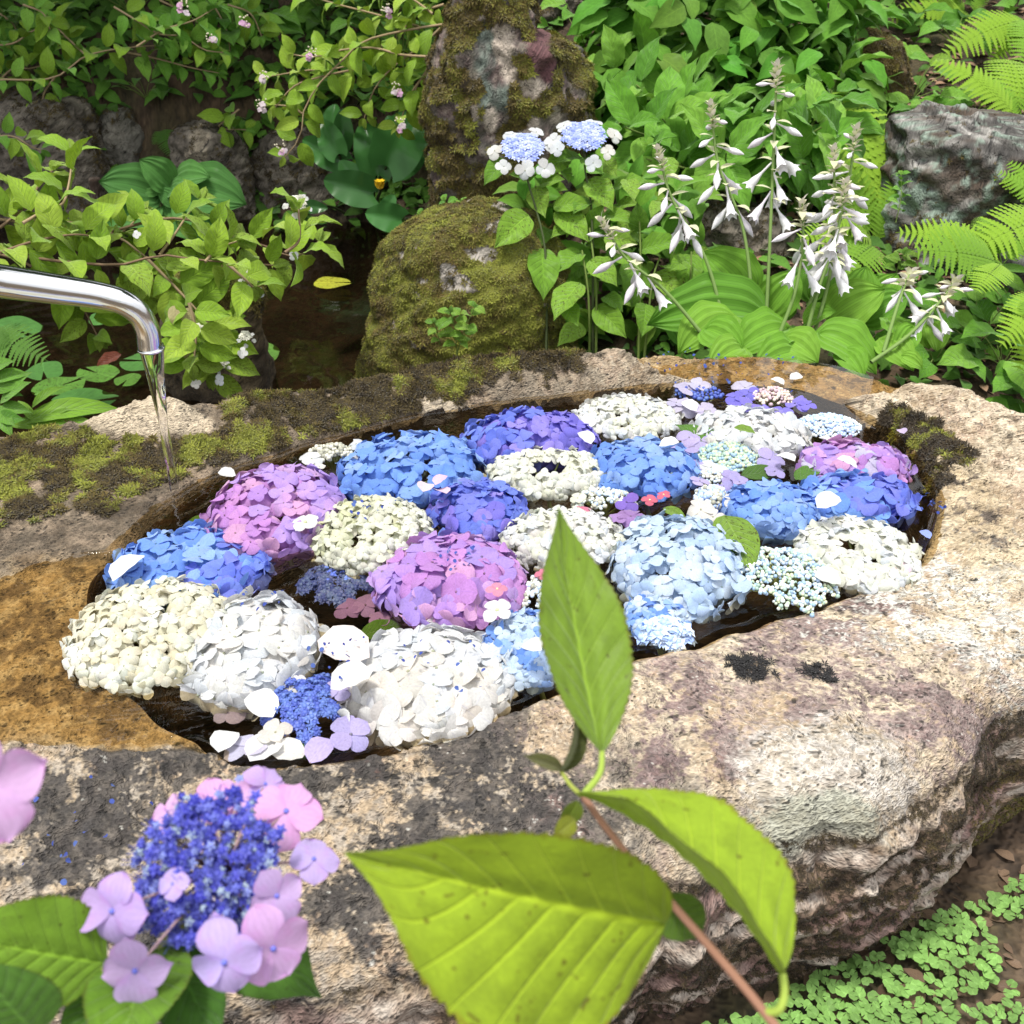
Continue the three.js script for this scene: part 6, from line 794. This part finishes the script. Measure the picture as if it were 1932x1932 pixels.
// ------------------------------------------------------------------ trees of the hillside, beyond the top of the picture
{
  const r = rng(950), proto = thing('tree', 'tall broadleaf tree on the hill above the pond', 'tree', V3(0, 0, 0), 'hillside trees beyond the pond'), tr = [V3(0, 0, 0), V3(0.1, 2, 0.05), V3(-0.05, 4, 0.1), V3(0.1, 6.2, 0)];
  const limbs = [tube(tr, 0.17, 0.05, 20, 10)]; const cl = []; for (let k = 0; k < 16; k++) { const a = k * 2.4, h = 2.6 + 3.6 * k / 16, L = 1.9 - 0.05 * k; const e = V3(Math.cos(a) * L, h + 0.7, Math.sin(a) * L); limbs.push(tube([V3(0, h, 0), V3(Math.cos(a) * L * 0.5, h + 0.5, Math.sin(a) * L * 0.5), e], 0.05, 0.015, 8, 6)); cl.push(e, e.clone().multiplyScalar(0.65).setY(h + 0.5)); } cl.push(V3(0, 6.6, 0));
  part(proto, 'trunk', mergeGeometries(limbs), plain([0.07, 0.05, 0.035])); const l = []; for (let k = 0; k < 5200; k++) { const c = cl[k % cl.length], q = jit(r, 1).normalize().multiplyScalar(0.85 * Math.cbrt(r())); l.push({ m: matrixOf(c.clone().add(q.multiply(V3(1.15, 0.75, 1.15))), jit(r, 1), V3(0, 1, 0).add(jit(r, 0.7)), 0.16 + 0.12 * r()), c: [0.03 + 0.03 * r(), 0.085 + 0.06 * r(), 0.016] }); }
  mass(proto, 'crown', LEAF_TINY[0], M_FOLIAGE, l);
  const spots = [[-5.4, 6.2, 1.0], [-3.2, 6.8, 1.1], [-1.1, 7.4, 1.05], [1.0, 9.8, 1.2], [3.6, 9.2, 1.1], [5.2, 6.6, 1.1], [-4.4, 4.2, 0.8], [-6.2, 9.5, 1.3], [-2, 10, 1.4], [2.4, 10.5, 1.4], [6.8, 9, 1.3], [-5.6, 2.0, 0.85], [-2.5, 5.0, 0.6], [-0.7, 5.9, 0.7], [-3.6, 3.1, 0.66]];
  spots.forEach(([x, d, s], i) => { const o = i ? proto.clone() : proto; if (i) { o.name = numbered('tree'); scene.add(o); } o.position.set(x, groundY(x, -d) - 0.05, -d); o.rotation.y = i * 1.3; o.scale.setScalar(s); });
}

// ------------------------------------------------------------------ young shoot close to the camera
function nearLeaf(root, name, A, B, N, o, m) { const L = A.distanceTo(B), g = leafGeo({ nu: 90, nv: 24, quilt: 0.010, ...o }), p = g.attributes.position; g.computeBoundingBox(); // bring the curved blade onto its chord
  const k = (p.count / 25 | 0) - 1, tx = p.getX(k * 25 + 12), ty = p.getY(k * 25 + 12), tz = p.getZ(k * 25 + 12), D = Math.hypot(tx, ty); g.rotateZ(-Math.atan2(ty, tx)); g.scale(L / D, L / D, L / D); const q = part(root, name, g, m); put(q, A, B.clone().sub(A), N, 1); return q; }
const nearMat = (c, o = {}) => leafMat(c, TEX_LEAF_NEAR, { bumpMap: TEX_LEAF_BUMP, bumpScale: 0.0012, ...o });
{
  const base = V3(0.26, -0.29, -0.22), root = thing('young_shoot', 'reddish twig with three large yellow-green serrated leaves close up before the basin', 'hydrangea shoot', base);
  const S = [[1560, 2080, .37], [1462, 1935, .40], [1370, 1822, .42], [1256, 1692, .443], [1165, 1590, .455], [1100, 1502, .462]].map(([x, y, d]) => at(x, y, d)); S.unshift(V3(0.24, 0.1, -0.2), base.clone());
  S.sort((a, b) => 0); const pts = [base.clone(), V3(0.25, 0.15, -0.2), ...S.slice(2)].map((p) => p.sub(base));
  part(root, 'stem', tube(pts, (t) => lerp(0.0042, 0.0016, t), 0, 60, 10), plain([0.26, 0.13, 0.085]));
  const A0 = at(1103, 1498, .462), A1 = at(1136, 1418, .47); part(root, 'petiole', tube([A0, A0.clone().lerp(A1, 0.5).add(V3(0.003, 0, 0)), A1].map((p) => p.sub(base)), 0.0018, 0.0013, 10, 8), plain([0.26, 0.36, 0.05]));
  nearLeaf(root, 'leaf', at(1136, 1422, .47), at(1052, 958, .52), V3(0.25, 0.25, 0.95), { wid: 0.205, shape: 'lance', bend: 0.35, rise: -0.15, fold: 0.5, foldR: 0.35, teeth: 30, tooth: 0.075, seed: 2, wave: 0.05 }, nearMat([0.25, 0.40, 0.035]));
  nearLeaf(root, 'leaf', at(1256, 1744, .43), at(648, 1606, .385), V3(0.12, 0.62, 0.72), { wid: 0.40, widR: 0.62, bend: -0.5, rise: 0.3, fold: 0.06, foldR: 0.62, teeth: 34, tooth: 0.075, seed: 5, wave: 0.04, twist: -0.12 }, nearMat([0.42, 0.58, 0.025]));
  const C0 = at(1440, 1912, .405), C1 = at(1476, 1835, .40); part(root, 'petiole', tube([C0, at(1470, 1905, .40), at(1480, 1875, .40), C1].map((p) => p.sub(base)), 0.0017, 0.0015, 14, 8), plain([0.30, 0.40, 0.06]));
  nearLeaf(root, 'leaf', at(1476, 1838, .40), at(1090, 1500, .455), V3(0.62, 0.62, 0.45), { wid: 0.31, bend: -1.0, rise: 0.5, fold: 0.95, foldR: 0.25, teeth: 32, tooth: 0.075, seed: 8, wave: 0.05 }, nearMat([0.40, 0.57, 0.03]));
  nearLeaf(root, 'leaf', at(1250, 1690, .447), at(1325, 1770, .452), V3(0.1, 0.4, 0.9), { nu: 40, nv: 24, wid: 0.42, bend: -0.5, teeth: 14, seed: 3 }, nearMat([0.16, 0.30, 0.03]));
  nearLeaf(root, 'young_leaf', at(1085, 1545, .464), at(1042, 1580, .46), V3(-0.3, 0.4, 0.8), { nu: 40, nv: 24, wid: 0.36, bend: -0.6, teeth: 12, seed: 4 }, nearMat([0.44, 0.48, 0.03]));
  nearLeaf(root, 'young_leaf', at(1090, 1510, .464), at(1058, 1560, .468), V3(0.3, 0.4, 0.8), { nu: 40, nv: 24, wid: 0.34, bend: -0.6, teeth: 12, seed: 6 }, nearMat([0.30, 0.42, 0.03]));
  nearLeaf(root, 'young_leaf', at(1055, 1455, .475), at(1080, 1330, .48), V3(0.75, 0.2, 0.6), { nu: 40, nv: 24, wid: 0.24, bend: -0.9, fold: 0.9, teeth: 12, seed: 7 }, nearMat([0.13, 0.15, 0.04]));
  nearLeaf(root, 'young_leaf', at(1060, 1450, .474), at(985, 1425, .47), V3(0.1, 0.8, 0.5), { nu: 40, nv: 24, wid: 0.2, bend: -0.7, fold: 0.5, teeth: 12, seed: 9 }, nearMat([0.20, 0.20, 0.06]));
  part(root, 'petiole', tube([at(1098, 1502, .463), at(1075, 1480, .47), at(1057, 1452, .475)].map((p) => p.sub(base)), 0.0012, 0.0009, 8, 6), plain([0.26, 0.30, 0.05]));
}
// ------------------------------------------------------------------ lacecap hydrangea close to the camera
const FLORET_NEAR = [0, 1, 2, 3].map((k) => floretGeo(rng(500 + k), { ts: [0, 0.1, 0.22, 0.36, 0.5, 0.64, 0.76, 0.86, 0.93, 0.98, 1], nv: 10, wide: 0.52, tip: 0.72, up: 0.3, back: 0.35, dish: 0.35 }));
const M_NEAR = [[0.58, 0.42, 0.80], [0.64, 0.46, 0.80], [0.56, 0.44, 0.82], [0.70, 0.44, 0.76]].map((c) => floretMat(c, { map: TEX_PETAL_NEAR })), M_PINK = [[0.74, 0.42, 0.74], [0.76, 0.48, 0.80]].map((c) => floretMat(c, { map: TEX_PETAL_NEAR }));
function nearFloret(root, x, y, dp, wpx, N, i, mats = M_NEAR) { const P = at(x, y, dp), n = N.clone().normalize(), s = wpx * dp / FOC, f = put(part(root, 'floret', FLORET_NEAR[i % 4], mats[i % mats.length]), P, V3(Math.cos(i * 1.7), Math.sin(i * 1.7), 0.2).cross(n), n, s); const b = new THREE.IcosahedronGeometry(0.038, 2); b.scale(1, 0.8, 1); b.translate(0, 0.03, 0); part(f, 'floret_centre', b, plain([0.12, 0.14, 0.55], { roughness: 0.5 })); return f; }
{
  const r = rng(600), base = V3(-0.30, -0.29, -0.24), root = thing('lacecap_hydrangea', 'blurred pink and blue lacecap hydrangea with big leaves in the near west corner', 'hydrangea', base);
  const C = at(400, 1640, .53), N = V3(-0.02, 0.80, 0.60).normalize(), t = V3(1, 0, 0), s = N.clone().cross(t).normalize(), l = [], ped = [];
  for (let k = 0; k < 34; k++) { const a = k * 2.4, q = Math.sqrt((k + .4) / 34) * 0.036, c0 = C.clone().addScaledVector(t, Math.cos(a) * q * 0.98).addScaledVector(s, Math.sin(a) * q * 1.05).addScaledVector(N, 0.010 * (1 - (q / 0.036) ** 2) + 0.004 * r()); ped.push(tube([C.clone().addScaledVector(N, -0.03), C.clone().addScaledVector(N, -0.012).lerp(c0, 0.6), c0.clone()].map((p) => p.sub(base)), 0.0009, 0.0006, 5, 5));
    for (let m = 0; m < 20; m++) { const P = c0.clone().add(jit(r, 0.0058)).addScaledVector(N, 0.004 * r()), M = N.clone().add(jit(r, 0.5)).normalize(), open = r() < 0.55; l.push({ m: matrixOf(P, jit(r, 1).cross(M), M, (open ? 0.0031 : 0.0024) * (0.8 + 0.4 * r())), c: open ? pick(r, [[0.030, 0.035, 0.34], [0.05, 0.055, 0.40], [0.07, 0.08, 0.44]]) : pick(r, [[0.09, 0.11, 0.44], [0.17, 0.21, 0.50], [0.26, 0.33, 0.42]]) }); } }
  mass(root, 'fertile_flowers', STARB, M_BUD, l); part(root, 'flower_stems', mergeGeometries(ped), plain([0.22, 0.14, 0.12]));
  const hair = []; for (let k = 0; k < 900; k++) { const e = l[Math.floor(r() * l.length)].m, P = V3().setFromMatrixPosition(e), M = N.clone().add(jit(r, 0.7)).normalize(); hair.push({ m: matrixOf(P, M, jit(r, 1), [0.0065 + 0.003 * r(), 0.0004, 0.0004]), c: [0.09, 0.11, 0.46] }); } const hg = new THREE.CylinderGeometry(0.5, 0.5, 1, 4, 1); hg.rotateZ(Math.PI / 2); hg.translate(0.5, 0, 0); mass(root, 'stamens', hg, M_BUD, hair);
  for (const [x, y, dp, w, n, i, mm] of [[213, 1718, .495, 142, V3(-0.2, 0.55, 0.8), 0], [256, 1830, .48, 148, V3(-0.05, 0.45, 0.9), 1], [424, 1814, .475, 156, V3(0.02, 0.5, 0.87), 2], [515, 1788, .49, 150, V3(0.4, 0.35, 0.8), 3], [522, 1690, .51, 120, V3(0.35, 0.6, 0.7), 1], [540, 1532, .575, 138, V3(0.15, 0.9, 0.2), 0, M_PINK], [316, 1540, .58, 108, V3(-0.6, 0.65, 0.1), 1, M_PINK], [400, 1512, .59, 96, V3(0.0, 0.8, 0.4), 2, M_PINK], [450, 1508, .60, 100, V3(0.2, 0.9, 0.3), 1, M_PINK], [592, 1622, .55, 110, V3(0.25, 0.95, 0.05), 2], [326, 1668, .505, 72, V3(-0.2, 0.9, 0.3), 2], [500, 1480, .61, 90, V3(0.5, 0.85, 0.1), 0]]) { const f = nearFloret(root, x, y, dp, w, n, i, mm); const P = at(x, y, dp); part(root, 'flower_stems', tube([C.clone().addScaledVector(N, -0.028), C.clone().addScaledVector(N, -0.014).lerp(P, 0.55), P.clone().addScaledVector(n.clone().normalize(), -0.001)].map((p) => p.sub(base)), 0.0010, 0.0007, 8, 5), plain([0.30, 0.20, 0.22])); }
  const K = C.clone().addScaledVector(N, -0.03), node = at(300, 1800, .53), foot = V3(-0.28, 0.1, -0.25); part(root, 'stem', tube([base, foot, at(240, 1985, .52), node, K].map((p) => p.clone().sub(base)), 0.0042, 0.0026, 40, 8), plain([0.20, 0.22, 0.06]));
  part(root, 'stem', tube([base, V3(-0.32, 0.05, -0.25), at(150, 1950, .50), at(195, 1822, .50)].map((p) => p.clone().sub(base)), 0.004, 0.0024, 30, 8), plain([0.22, 0.26, 0.06]));
  const NM = (c) => nearMat(c), lv = (a, b, n, o, c) => nearLeaf(root, 'leaf', at(...a), at(...b), n, { teeth: 26, tooth: 0.06, fold: 0.12, bend: -0.5, ...o }, NM(c));
  lv([200, 1818, .50], [-110, 1760, .47], V3(0, 0.8, 0.6), { wid: 0.36, seed: 1, wave: 0.06 }, [0.23, 0.42, 0.03]);
  lv([70, 1950, .45], [-60, 1800, .42], V3(0.3, 0.6, 0.7), { wid: 0.34, seed: 2 }, [0.18, 0.40, 0.06]);
  lv([300, 1790, .52], [212, 2020, .45], V3(0, 0.8, 0.6), { wid: 0.34, seed: 3 }, [0.19, 0.38, 0.025]);
  lv([320, 1775, .53], [420, 1990, .49], V3(0.2, 0.7, 0.7), { wid: 0.30, seed: 4 }, [0.07, 0.20, 0.018]);
  lv([400, 1715, .55], [607, 1882, .53], V3(0.25, 0.7, 0.65), { wid: 0.32, seed: 5, bend: -0.8 }, [0.10, 0.25, 0.025]);
  lv([330, 1720, .55], [440, 1740, .55], V3(0, 0.8, 0.6), { wid: 0.3, seed: 6 }, [0.17, 0.32, 0.03]);
  lv([205, 1850, .51], [120, 2010, .48], V3(-0.1, 0.8, 0.6), { wid: 0.3, seed: 7 }, [0.10, 0.25, 0.02]);
}
{ const base = V3(-0.42, -0.29, -0.2), root = thing('pink_flower', 'blurred pink hydrangea floret cut by the west edge with a curled tendril', 'hydrangea', base); nearFloret(root, -22, 1482, .40, 235, V3(0.25, 0.45, 0.85), 1, M_PINK); part(root, 'stem', tube([V3(0, 0, 0), V3(0.1, 0.35, 0), at(-22, 1482, .405).sub(base)], 0.003, 0.0016, 24, 8), M_STEM);
  const c = at(52, 1478, .43), pts = []; for (let k = 0; k <= 14; k++) { const a = -2.4 + k / 14 * 5.6; pts.push(c.clone().add(V3(Math.cos(a) * 0.0035, Math.sin(a) * 0.0028, 0.001 * k / 14)).sub(base)); } pts.unshift(at(10, 1483, .41).sub(base)); part(root, 'tendril', tube(pts, 0.0006, 0.0005, 40, 6), plain([0.6, 0.6, 0.42])); }

renderer.render(scene, camera);
